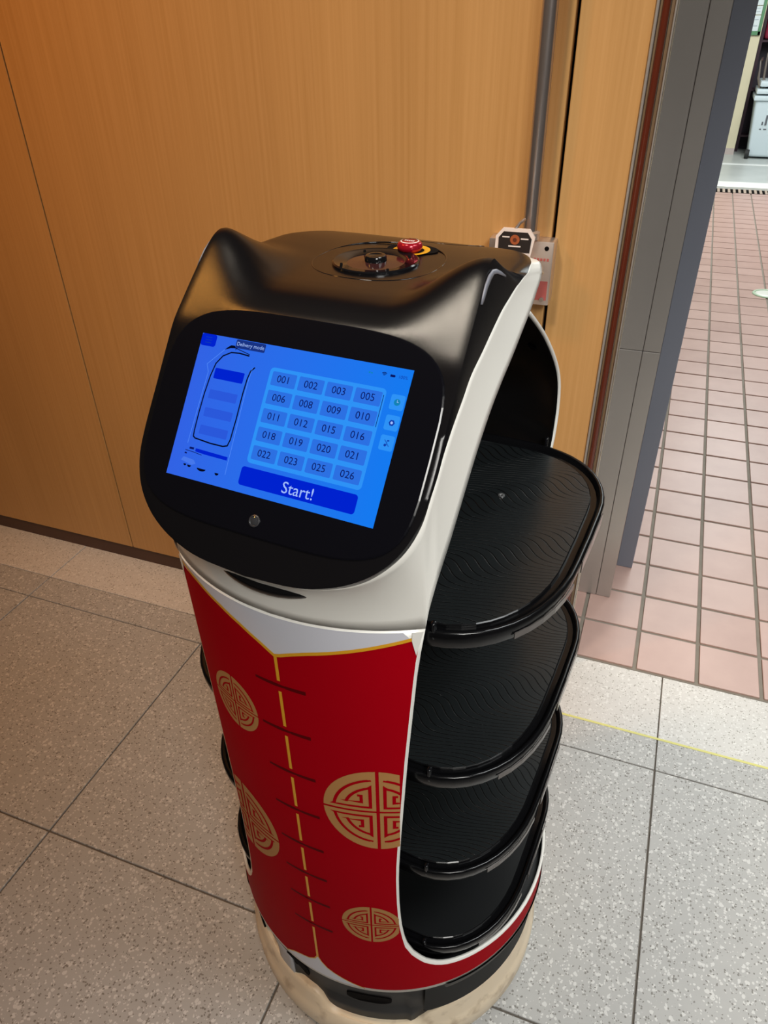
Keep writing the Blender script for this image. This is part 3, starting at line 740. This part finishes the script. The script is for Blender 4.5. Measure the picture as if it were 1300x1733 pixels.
# ---- screen
def rect(u0, u1, v0, v1): return [(u0, v0), (u1, v0), (u1, v1), (u0, v1)]
def rrect(u0, u1, v0, v1, r, n_=5):
    out = []
    for cx, cy, a in ((u1-r, v1-r, 0), (u0+r, v1-r, PI/2), (u0+r, v0+r, PI), (u1-r, v0+r, 1.5*PI)):
        for k in range(n_+1): out.append((cx + r*math.cos(a+PI/2*k/n_), cy + r*math.sin(a+PI/2*k/n_)))
    return out
def screen_mat():
    mt = emis('screen_glow', (48, 108, 236)); n, l, b = nodes(mt)
    tc = n.new('ShaderNodeTexCoord'); sp = n.new('ShaderNodeSeparateXYZ'); l.new(tc.outputs['Object'], sp.inputs[0])
    mr = n.new('ShaderNodeMapRange'); mr.inputs[1].default_value = -0.11; mr.inputs[2].default_value = 0.11; l.new(sp.outputs[0], mr.inputs[0])
    r = n.new('ShaderNodeValToRGB'); r.color_ramp.elements[0].color = (*s2l((50, 98, 228)), 1); r.color_ramp.elements[1].color = (*s2l((20, 122, 240)), 1)
    l.new(mr.outputs[0], r.inputs['Fac']); l.new(r.outputs['Color'], b.inputs['Emission Color']); return mt
OFS = 0.0018
scr = face_sheet('screen', [rect(-0.1085, 0.1085, -0.068, 0.068)], OFS, screen_mat(), ROB); scr['label'] = 'lit blue touchscreen'
E_panel = emis('ui_panel', (46, 146, 246)); E_btn = emis('ui_button', (44, 112, 226)); E_deep = emis('ui_deep_blue', (0, 34, 206))
E_text = emis('ui_text', (10, 20, 96)); E_pale = emis('ui_pale_text', (160, 190, 252)); E_soft = emis('ui_soft', (42, 88, 218)); E_ink = emis('ui_ink', (4, 8, 30))
E_grey = emis('ui_badge', (24, 50, 130)); E_icon = emis('ui_icon', (18, 60, 170)); E_green = emis('ui_green', (20, 130, 180)); E_line = emis('ui_line', (70, 120, 235))
E_faint = emis('ui_faint', (92, 150, 255))
def text_mesh(items, m, name, parent, off, font_scale=1.0):
    """items: (string, u, v centre, size) laid on the face plane"""
    bm = bmesh.new()
    for s, u, vv, size in items:
        cu = bpy.data.curves.new('t', 'FONT'); cu.body = s; cu.size = size; cu.align_x = 'CENTER'; cu.align_y = 'CENTER'; cu.resolution_u = 3
        to = bpy.data.objects.new('t', cu); C.objects.link(to)
        dg_ = bpy.context.evaluated_depsgraph_get(); me = bpy.data.meshes.new_from_object(to.evaluated_get(dg_))
        for q in me.vertices:
            x, y = q.co.x, q.co.y; q.co = Vector(fp(u + x, vv + y, off))
        bm.from_mesh(me); bpy.data.objects.remove(to); bpy.data.curves.remove(cu); bpy.data.meshes.remove(me)
    bm.normal_update()
    for fc in bm.faces:
        if fc.normal.dot(Vector((0, NFy, NFz))) < 0: fc.normal_flip()
    return link(name, bm2me(bm, name), m, parent)
D = 0.0002
face_sheet('menu_tab', [rrect(-0.1085, -0.0915, 0.0565, 0.068, 0.0025)], OFS+D, E_deep, scr)
face_sheet('menu_lines', [rect(-0.1035, -0.0965, z, z+0.0006) for z in (0.0595, 0.062, 0.0645)], OFS+2*D, E_icon, scr)
face_sheet('mode_badge', [rrect(-0.0695, -0.0375, 0.0595, 0.0675, 0.0012), [(-0.066, 0.0597), (-0.0685, 0.0572), (-0.069, 0.0597)]], OFS+D, E_grey, scr)
text_mesh([('Delivery mode', -0.0535, 0.0634, 0.0050)], E_pale, 'mode_text', scr, OFS+2*D)
face_sheet('number_panel', [rrect(-0.0265, 0.0892, -0.0400, 0.0485, 0.004)], OFS+D, E_panel, scr)
nums = ['001', '002', '003', '005', '006', '008', '009', '010', '011', '012', '015', '016', '018', '019', '020', '021', '022', '023', '025', '026']
items = []
for k, s in enumerate(nums):
    cx = -0.0105 + 0.0280*(k % 4); cy = 0.0388 - 0.01715*(k // 4)
    face_sheet('number_button', [rrect(cx-0.0126, cx+0.0126, cy-0.0064, cy+0.0064, 0.0012)], OFS+2*D, E_btn, scr)
    items.append((s, cx, cy, 0.0093))
text_mesh(items, E_text, 'button_numbers', scr, OFS+3*D)
face_sheet('start_button', [rrect(-0.0295, 0.0885, -0.0612, -0.0440, 0.003)], OFS+D, E_deep, scr)
text_mesh([('Start!', 0.0315, -0.0540, 0.0148)], E_pale, 'start_text', scr, OFS+2*D)
face_sheet('scroll_bar', [rect(0.0872, 0.0878, 0.015, 0.0430)], OFS+2*D, E_text, scr)
for cy in (0.0390, 0.0213, 0.0040):
    face_sheet('side_button', [rrect(0.0945, 0.1073, cy-0.0065, cy+0.0065, 0.0018)], OFS+D, E_panel, scr)
def disc(u, vv, r, n_=20): return [(u + r*math.cos(2*PI*k/n_), vv + r*math.sin(2*PI*k/n_)) for k in range(n_)]
face_sheet('clock_icon', [disc(0.1009, 0.0390, 0.0029)], OFS+2*D, E_green, scr)
face_sheet('clock_hands', [rect(0.1007, 0.1011, 0.0389, 0.0410), rect(0.1007, 0.1024, 0.0388, 0.0392)], OFS+3*D, E_pale, scr)
face_sheet('gear_icon', [disc(0.1009, 0.0213, 0.0028, 6)], OFS+2*D, E_icon, scr)
face_sheet('gear_hub', [disc(0.1009, 0.0213, 0.0012, 12)], OFS+3*D, E_pale, scr)
face_sheet('music_icon', [disc(0.0999, 0.0020, 0.0012, 12), rect(0.1009, 0.1013, 0.0020, 0.0064), rect(0.1012, 0.1030, 0.0055, 0.0066)] + stroke([(0.0985, 0.0066), (0.1035, 0.0012)], 0.0005), OFS+2*D, E_icon, scr)
wf = []
for rr in (0.0012, 0.0022, 0.0032): wf += stroke([(0.0830 + rr*math.sin(t), 0.0588 + rr*math.cos(t)) for t in np.linspace(-0.75, 0.75, 7)], 0.0006)
face_sheet('wifi_icon', wf, OFS+D, E_text, scr)
face_sheet('battery_icon', [rect(0.0887, 0.0930, 0.0593, 0.0613), rect(0.0930, 0.0934, 0.0599, 0.0607)], OFS+D, E_text, scr)
text_mesh([('100%', 0.1005, 0.0603, 0.0040)], E_icon, 'charge_text', scr, OFS+D)
face_sheet('status_mark', [rect(0.0685, 0.0700, 0.0592, 0.0606), rect(0.0706, 0.0722, 0.0592, 0.0601)], OFS+D, E_green, scr)
# drawing of a robot on the left of the screen
face_sheet('robot_drawing', stroke([(-0.052, 0.0543), (-0.063, 0.0552), (-0.072, 0.0545), (-0.080, 0.0500), (-0.0855, 0.042), (-0.088, 0.030), (-0.0895, 0.013), (-0.0900, -0.005), (-0.0898, -0.023), (-0.0893, -0.0285), (-0.087, -0.0300), (-0.069, -0.0315), (-0.055, -0.0315), (-0.0505, -0.0300), (-0.0490, -0.024), (-0.0485, -0.005), (-0.0487, 0.019), (-0.048, 0.034), (-0.0465, 0.041), (-0.043, 0.045)], 0.0013), OFS+D, E_ink, scr)
face_sheet('drawing_head', [[(-0.080, 0.0560), (-0.077, 0.0590), (-0.074, 0.0612), (-0.070, 0.0612), (-0.0685, 0.0590), (-0.074, 0.0583)]] + stroke([(-0.0685, 0.0592), (-0.052, 0.0556)], 0.0007), OFS+D, E_ink, scr)
face_sheet('drawing_lines', stroke([(-0.080, 0.0560), (-0.0950, 0.0400), (-0.0915, 0.0330), (-0.0935, -0.0360)], 0.0004) + stroke([(-0.0455, 0.0440), (-0.0465, 0.030), (-0.0450, -0.0560)], 0.0004), OFS+D, E_faint, scr)
face_sheet('drawing_tray', [rrect(-0.0845, -0.0520, 0.0280, 0.0380, 0.0012)], OFS+D, E_deep, scr)
for vz in (0.0175, 0.0003, -0.0165): face_sheet('drawing_tray', [rrect(-0.0845, -0.0535, vz-0.0085, vz, 0.001)], OFS+D, E_soft, scr)
face_sheet('drawing_stripe', [[(-0.083, -0.0390), (-0.047, -0.0400), (-0.047, -0.0432), (-0.072, -0.0428), (-0.083, -0.0420)]], OFS+D, E_deep, scr)
face_sheet('drawing_base', [rect(-0.0900, -0.0850, -0.0408, -0.0388), rect(-0.094, -0.0915, -0.046, -0.0445)] + stroke([(-0.094, -0.0425), (-0.084, -0.0430), (-0.075, -0.0440)], 0.0006), OFS+D, E_text, scr)
face_sheet('drawing_shade', [[(-0.096, -0.0525), (-0.094, -0.049), (-0.082, -0.0500), (-0.079, -0.0530), (-0.083, -0.055)]], OFS+D, E_line, scr)
def half(u, vv, r, h): return [(u + r*math.cos(-PI*k/10), vv + h*math.sin(-PI*k/10)) for k in range(11)]
face_sheet('drawing_wheels', [half(-0.0905, -0.0552, 0.0016, 0.0018), half(-0.0855, -0.0556, 0.0022, 0.0020), half(-0.0715, -0.0562, 0.0050, 0.0024), half(-0.0540, -0.0565, 0.0022, 0.0022)], OFS+D, E_ink, scr)
# front camera under the screen
def face_lathe(name, prof, u, vv, m, parent, seg=24):
    v, f = [], []
    for r, h in prof:
        for k in range(seg):
            a = 2*PI*k/seg; v.append(fp(u + r*math.cos(a), vv + r*math.sin(a), h))
    for i in range(len(prof)-1):
        for k in range(seg): f.append((i*seg+k, i*seg+(k+1) % seg, (i+1)*seg+(k+1) % seg, (i+1)*seg+k))
    return link(name, fixn(mesh(name, v, f)), m, parent, True, angle=40)
fc_ = face_lathe('front_camera', [(0.0056, 0.0014), (0.0056, 0.0024), (0.0046, 0.0028), (0.0040, 0.0022)], -0.003, -0.089, M['lens_ring'], ROB)
face_lathe('lens', [(0.0041, 0.0022), (0.0030, 0.0027), (0.0015, 0.0030), (0.0, 0.0031)], -0.003, -0.089, M['lens'], fc_)

# ---- top of the head: round camera dome, seam, stop button, back lid
ZT = 1.2325
def flat_loop(name, pts, w, m, parent, z):
    bm = bmesh.new(); tube_bm(bm, [(x, y, z) for x, y in pts + [pts[0]]], w, 6); return link(name, bm2me(bm, name), m, parent, True)
loop = []
for k in range(72):
    t = 2*PI*k/72; c_, s_ = math.cos(t), math.sin(t)
    loop.append((0.066*math.copysign(abs(c_)**0.85, c_), -0.012 + (0.072 if s_ > 0 else 0.062)*math.copysign(abs(s_)**0.9, s_)))
flat_loop('lid_seam', loop, 0.0009, M['black_gloss'], ROB, ZT-0.0004)
dome = link('top_camera', lathe_me('top_camera', [(0.0445, ZT-0.002), (0.0440, ZT+0.0022), (0.0425, ZT+0.0032), (0.0400, ZT+0.0022), (0.0300, ZT+0.0012), (0.0290, ZT+0.0004)], 56, 0, -0.018), M['black_gloss'], ROB, True, angle=40)
link('dish', lathe_me('dish', [(0.0295, ZT+0.0005), (0.024, ZT+0.0008), (0.015, ZT+0.0014), (0.011, ZT+0.0020)], 48, 0, -0.018), M['brown_gloss'], dome, True)
link('hub', lathe_me('hub', [(0.0112, ZT), (0.0112, ZT+0.0060), (0.0100, ZT+0.0075), (0.0070, ZT+0.0078), (0.0060, ZT+0.0070), (0.0, ZT+0.0066)], 32, 0, -0.018), M['black_gloss'], dome, True, angle=40)
for k in range(4):
    a = PI/4 + PI/2*k
    link('rivet', lathe_me('rivet', [(0.0015, ZT+0.0012), (0.0013, ZT+0.0034), (0.0, ZT+0.0036)], 10, 0.036*math.cos(a), -0.018+0.036*math.sin(a)), M['gap'], dome, True)
sb = link('stop_button', lathe_me('stop_button', [(0.0100, ZT-0.003), (0.0098, ZT+0.0015), (0.0128, ZT+0.0030), (0.0134, ZT+0.0060), (0.0126, ZT+0.0095), (0.0105, ZT+0.0110), (0.0, ZT+0.0114)], 36, 0.016, 0.030), M['stop_red'], ROB, True, angle=60); sb['label'] = 'red emergency stop button'
link('ring_print', lathe_me('ring_print', [(0.0098, ZT+0.01115), (0.0086, ZT+0.0115)], 36, 0.016, 0.030), M['pale_print'], sb, True)
bm = bmesh.new()
for k in range(5): box_bm(bm, 0.0105+0.0023*k, 0.0120+0.0023*k, 0.0285, 0.0312, ZT+0.0114, ZT+0.0117)
link('button_print', bm2me(bm, 'button_print'), M['pale_print'], sb)
bm = bmesh.new(); bmesh.ops.create_circle(bm, cap_ends=True, radius=1, segments=40)
for q in bm.verts: q.co = Vector((0.015+q.co.x*0.0285, 0.040+q.co.y*0.018, ZT+0.0006))
link('button_well', bm2me(bm, 'button_well'), M['gap'], ROB)
link('button_collar', lathe_me('button_collar', [(0.0135, ZT+0.0008), (0.0165, ZT+0.0014), (0.0200, ZT+0.0012)], 36, 0.016, 0.034), M['yellow'], ROB, True)
lid = [(-0.014 + 0.0, 0.118), (-0.018, 0.104), (-0.012, 0.094), (0.002, 0.0885), (0.030, 0.088), (0.052, 0.092), (0.066, 0.102), (0.070, 0.110)]
bm = bmesh.new(); tube_bm(bm, [(x, y, interp(y, [0.055, 0.084, 0.106, 0.117], [1.2312, 1.2288, 1.2256, 1.222])-0.0003) for x, y in lid], 0.0007, 6)
link('back_lid_seam', bm2me(bm, 'back_lid_seam'), M['black_gloss'], ROB, True)
# grey light strips on the outer sides of the ears
def ear_strip(sx):
    outer = [(.1448, -.1154, 1.2395), (.1441, -.1102, 1.2453), (.1434, -.1031, 1.2520), (.1430, -.0941, 1.2573), (.1430, -.0841, 1.2595), (.1436, -.0764, 1.2580), (.1449, -.0668, 1.2535), (.1463, -.0564, 1.2472)]
    inner = [(.1451, -.1125, 1.2385), (.1450, -.1080, 1.2415), (.1444, -.0995, 1.2481), (.1440, -.0903, 1.2529), (.1439, -.0829, 1.2553), (.1446, -.0752, 1.2538), (.1457, -.0650, 1.2496), (.1464, -.0566, 1.2458)]
    v = [(sx*(x+0.0010), y, z) for x, y, z in outer + inner]; n_ = len(outer)
    f = [(i, i+1, n_+i+1, n_+i) for i in range(n_-1)]
    me = fixn(mesh('ear_light', v, f))
    o = link('ear_light', me, M['grey_led'], ROB, True); s = o.modifiers.new('t', 'SOLIDIFY'); s.thickness = 0.001; s.offset = 0
ear_strip(1); ear_strip(-1)

# ---- trays
def half_outline():
    pts = [(0.0, 0.2045), (0.07, 0.2045), (0.120, 0.2045)]
    for t in np.linspace(0.06, 1, 12)[:-1]:
        a = PI/2*(1-t); pts.append((0.120 + 0.130*abs(math.cos(a))**0.92, 0.070 + 0.1345*abs(math.sin(a))**0.92))
    pts += [(0.250, 0.070), (0.2502, 0.035), (0.2505, 0.015), (0.2502, 0.0), (0.250, -0.032)]
    for t in np.linspace(0, 1, 13)[1:-1]:
        a = PI/2*t; pts.append((0.120 + 0.130*abs(math.cos(a))**0.92, -0.032 - 0.1725*abs(math.sin(a))**0.92))
    pts += [(0.120, -0.2045), (0.07, -0.2045)]
    return pts
HO = half_outline()
OUT = HO + [(0.0, -0.2045)] + [(-x, y) for x, y in reversed(HO[1:])]
def inset(pts, d):
    n_ = len(pts); out = []
    for i in range(n_):
        p0, p1, p2 = Vector(pts[i-1]), Vector(pts[i]), Vector(pts[(i+1) % n_])
        t = (p2-p0).normalized(); nn = Vector((t.y, -t.x)); q = p1 + nn*d; out.append((q.x, q.y))
    return out
# outline runs clockwise seen from above, so a positive inset moves inwards
def tray_mesh():
    lv = [(0.0125, -0.0075), (0.0095, -0.0070), (0.0065, -0.0015), (0.0045, 0.0), (0.0015, -0.0006), (0.0, -0.0030), (0.0010, -0.0150), (0.0035, -0.0230), (0.0120, -0.0245)]
    v, f = [], []
    for d, z in lv: v += [(x, y, z) for x, y in inset(OUT, d)]
    n_ = len(OUT)
    for i in range(len(lv)-1):
        for k in range(n_): f.append((i*n_+k, i*n_+(k+1) % n_, (i+1)*n_+(k+1) % n_, (i+1)*n_+k))
    f.append(tuple(range(n_))); f.append(tuple(range((len(lv)-1)*n_, len(lv)*n_)))
    return fixn(mesh('tray', v, f))
def mat_mesh():
    lv = [(0.0165, -0.0072), (0.0168, -0.0048), (0.0180, -0.0040)]
    v, f = [], []
    for d, z in lv: v += [(x, y, z) for x, y in inset(OUT, d)]
    n_ = len(OUT)
    for i in range(2):
        for k in range(n_): f.append((i*n_+k, i*n_+(k+1) % n_, (i+1)*n_+(k+1) % n_, (i+1)*n_+k))
    f.append(tuple(range(2*n_, 3*n_)))
    return fixn(mesh('tray_mat', v, f))
def rim_strip(y_hi, y_lo, d, z0, z1, sx):
    ins = inset(OUT, d); sel = [p for p in ins if p[0]*sx > 0.10 and y_lo-1e-6 <= p[1] <= y_hi+1e-6]
    v, f = [], []
    for x, y in sel: v += [(x, y, z0), (x, y, z1)]
    for i in range(len(sel)-1): f.append((2*i, 2*i+1, 2*i+3, 2*i+2))
    return mesh('rim_insert', v, f)
TM, MM = tray_mesh(), mat_mesh()
TM.materials.append(M['black_tray']); MM.materials.append(M['rubber']); MM.materials.append(M['black_tray'])
for p in MM.polygons: p.material_index = 0 if len(p.vertices) > 4 else 1
for p in TM.polygons: p.use_smooth = True
TM.set_sharp_from_angle(angle=math.radians(50))
clip_bm = bmesh.new(); box_bm(clip_bm, -0.0025, 0.0025, -0.0035, 0.0035, -0.012, 0.009, 0.0018, 2); CLIP = bm2me(clip_bm, 'clip'); CLIP.materials.append(M['black_gloss'])
for p in CLIP.polygons: p.use_smooth = True
SCREW = lathe_me('screw', [(0.0043, -0.0042), (0.0041, -0.0030), (0.0024, -0.0028), (0.0021, -0.0040), (0.0, -0.0040)], 18); SCREW.materials.append(M['screw'])
INS = []
for sx in (1, -1):
    a = rim_strip(0.071, -0.033, -0.0012, -0.0165, -0.0010, sx); b_ = rim_strip(-0.033, -0.165, -0.0008, -0.0200, -0.0125, sx)
    INS += [a, b_]
for q in INS: q.materials.append(M['insert'])
for k, z in enumerate((0.943, 0.716, 0.516, 0.316)):
    t = link('tray', TM, None, ROB, loc=(0, 0, z)); t['label'] = ['top tray', 'second tray', 'third tray', 'bottom tray'][k]
    if k < 3: link('tray_mat', MM, None, t)
    else:
        mm = MM.copy(); mm.materials[0] = (mottled(mat('smooth_mat', (0.004, 0.0045, 0.005), 0.35), (0.003, 0.0035, 0.004), (0.005, 0.0055, 0.006), 8)); link('tray_mat', mm, None, t)
    for q in INS:
        o = link('rim_insert', q, None, t); s = o.modifiers.new('t', 'SOLIDIFY'); s.thickness = 0.0012; s.offset = 0
    link('screw', SCREW, None, t, loc=(0.128, 0.062, 0))
    for sx in (-1, 1):
        for cy in (-0.198, 0.207): link('clip', CLIP, None, t, loc=(sx*0.1445, cy, 0))

# ---- chassis and bumper
def chassis_r(az, z):
    a = ((az+180) % 360)-180
    r = interp(z, [0.03, 0.10, 0.13, 0.175, 0.20, 0.215], [0.240, 0.246, 0.2455, 0.247, 0.2555, 0.258])
    front = smooth01(a, -4, 1)*(1-smooth01(a, 30, 36))
    r += front*(0.0055*(1-smooth01(z, 0.112, 0.119)) - 0.004*smooth01(z, 0.165, 0.19))
    side = smooth01(abs(a), 40, 44); r += side*0.008*smooth01(z, 0.09, 0.12)
    r += 0.004*smooth01(a, 30, 31.5)*(1-smooth01(a, 38, 40))*(1-smooth01(z, 0.15, 0.185))
    left = smooth01(-a, 13, 14.5)*(1-smooth01(-a, 24, 27)); r += left*0.006
    return r
v, f = [], []
azs = list(np.arange(-180, 180, 1.5)); zs = list(np.linspace(0.03, 0.215, 26))
for z in zs:
    for a in azs: v.append(cp(a, z, chassis_r(a, z)))
na = len(azs)
for i in range(len(zs)-1):
    for k in range(na): f.append((i*na+k, i*na+(k+1) % na, (i+1)*na+(k+1) % na, (i+1)*na+k))
f.append(tuple(range(na)))
link('chassis', fixn(mesh('chassis', v, f)), M['chassis'], ROB, True, angle=40)
def slot(az0, az1, z0, z1, slant=0.0):
    v, f = [], []
    pr = rrect(0, 1, 0, 1, 0.35)
    vs = []
    for x, y in pr:
        az = az0 + (az1-az0)*(min(max((x-0.0), 0), 1)) + slant*y; z = z0 + (z1-z0)*y
        vs.append(cp(az, z, chassis_r(az, z)+0.0012))
    o = link('vent_slot', fixn(mesh('vent_slot', vs, [tuple(range(len(vs)))])), M['gap'], ROB)
    s = o.modifiers.new('t', 'SOLIDIFY'); s.thickness = 0.002; s.offset = 0
def chassis_patch(name, az0, az1, z0, z1, m, d):
    v, f = [], []
    A_, Z_ = np.linspace(az0, az1, 9), np.linspace(z0, z1, 5)
    for z in Z_:
        for a in A_: v.append(cp(a, z, chassis_r(a, z)+d))
    for i in range(4):
        for k in range(8): f.append((i*9+k, i*9+k+1, (i+1)*9+k+1, (i+1)*9+k))
    o = link(name, mesh(name, v, f), m, ROB, True); q = o.modifiers.new('t', 'SOLIDIFY'); q.thickness = 0.003; q.offset = 0
    return o
chassis_patch('side_cover', -33, -15.5, 0.100, 0.172, mottled(mat('pale_grey_cover', (0.42, 0.42, 0.44), 0.4), (0.39, 0.39, 0.41), (0.45, 0.45, 0.47), 6), 0.0015)
slot(7.5, 24.5, 0.131, 0.156)
slot(-12.5, -8.0, 0.128, 0.196, -4.5)
# skirt band under the film on the sides
v, f = [], []
sk = [a for a in np.arange(36, 324.1, 3)]
for z, r in ((0.120, 0.2545), (0.122, 0.2580), (0.196, 0.2612), (0.213, 0.2630), (0.215, 0.258)):
    for a in sk: v.append(cp(a, z, r))
ns = len(sk)
for i in range(4):
    for k in range(ns-1): f.append((i*ns+k, i*ns+k+1, (i+1)*ns+k+1, (i+1)*ns+k))
link('skirt', fixn(mesh('skirt', v, f)), mat('matt_black', (0.006, 0.006, 0.006), 0.6, spec=0.15), ROB, True, angle=40)
def bump_top(a):
    a = ((a+180) % 360)-180
    return 0.112 - 0.030*smooth01(a, -6, 3)*(1-smooth01(a, 33, 41)) + 0.022*smooth01(abs(a-0), 41, 50)*(1 if a > 0 else 0.35)
v, f = [], []
azs = list(np.arange(-180, 180, 3))
prof = [(0.236, 0.010), (0.262, 0.012), (0.2665, 0.022), (0.2675, 0.050), (0.2660, 0.064), (0.2635, 0.070), (0.2615, 0.078)]
for a in azs:
    bt = bump_top(a)
    col = list(prof) + [(0.2590, 0.078*0.4+bt*0.6), (0.2565, bt-0.003), (0.2540, bt), (0.244, bt-0.002)]
    v += [cp(a, z, r) for r, z in col]
nc = 11
for k in range(len(azs)):
    k2 = (k+1) % len(azs)
    for i in range(nc-1): f.append((k*nc+i, k*nc+i+1, k2*nc+i+1, k2*nc+i))
link('bumper', fixn(mesh('bumper', v, f)), M['cream'], ROB, True, angle=60)['label'] = 'scuffed cream bumper ring'
for sx in (-1, 1):
    bm = bmesh.new(); tube_bm(bm, [(sx*0.16-0.018, 0.02, 0.04), (sx*0.16+0.018, 0.02, 0.04)], 0.04, 24); link('drive_wheel', bm2me(bm, 'drive_wheel'), M['tyre'], ROB, True, angle=50)
    for yy in (-0.16, 0.16):
        bm = bmesh.new(); tube_bm(bm, [(sx*0.09-0.010, yy, 0.022), (sx*0.09+0.010, yy, 0.022)], 0.022, 18); link('caster', bm2me(bm, 'caster'), M['tyre'], ROB, True, angle=50)
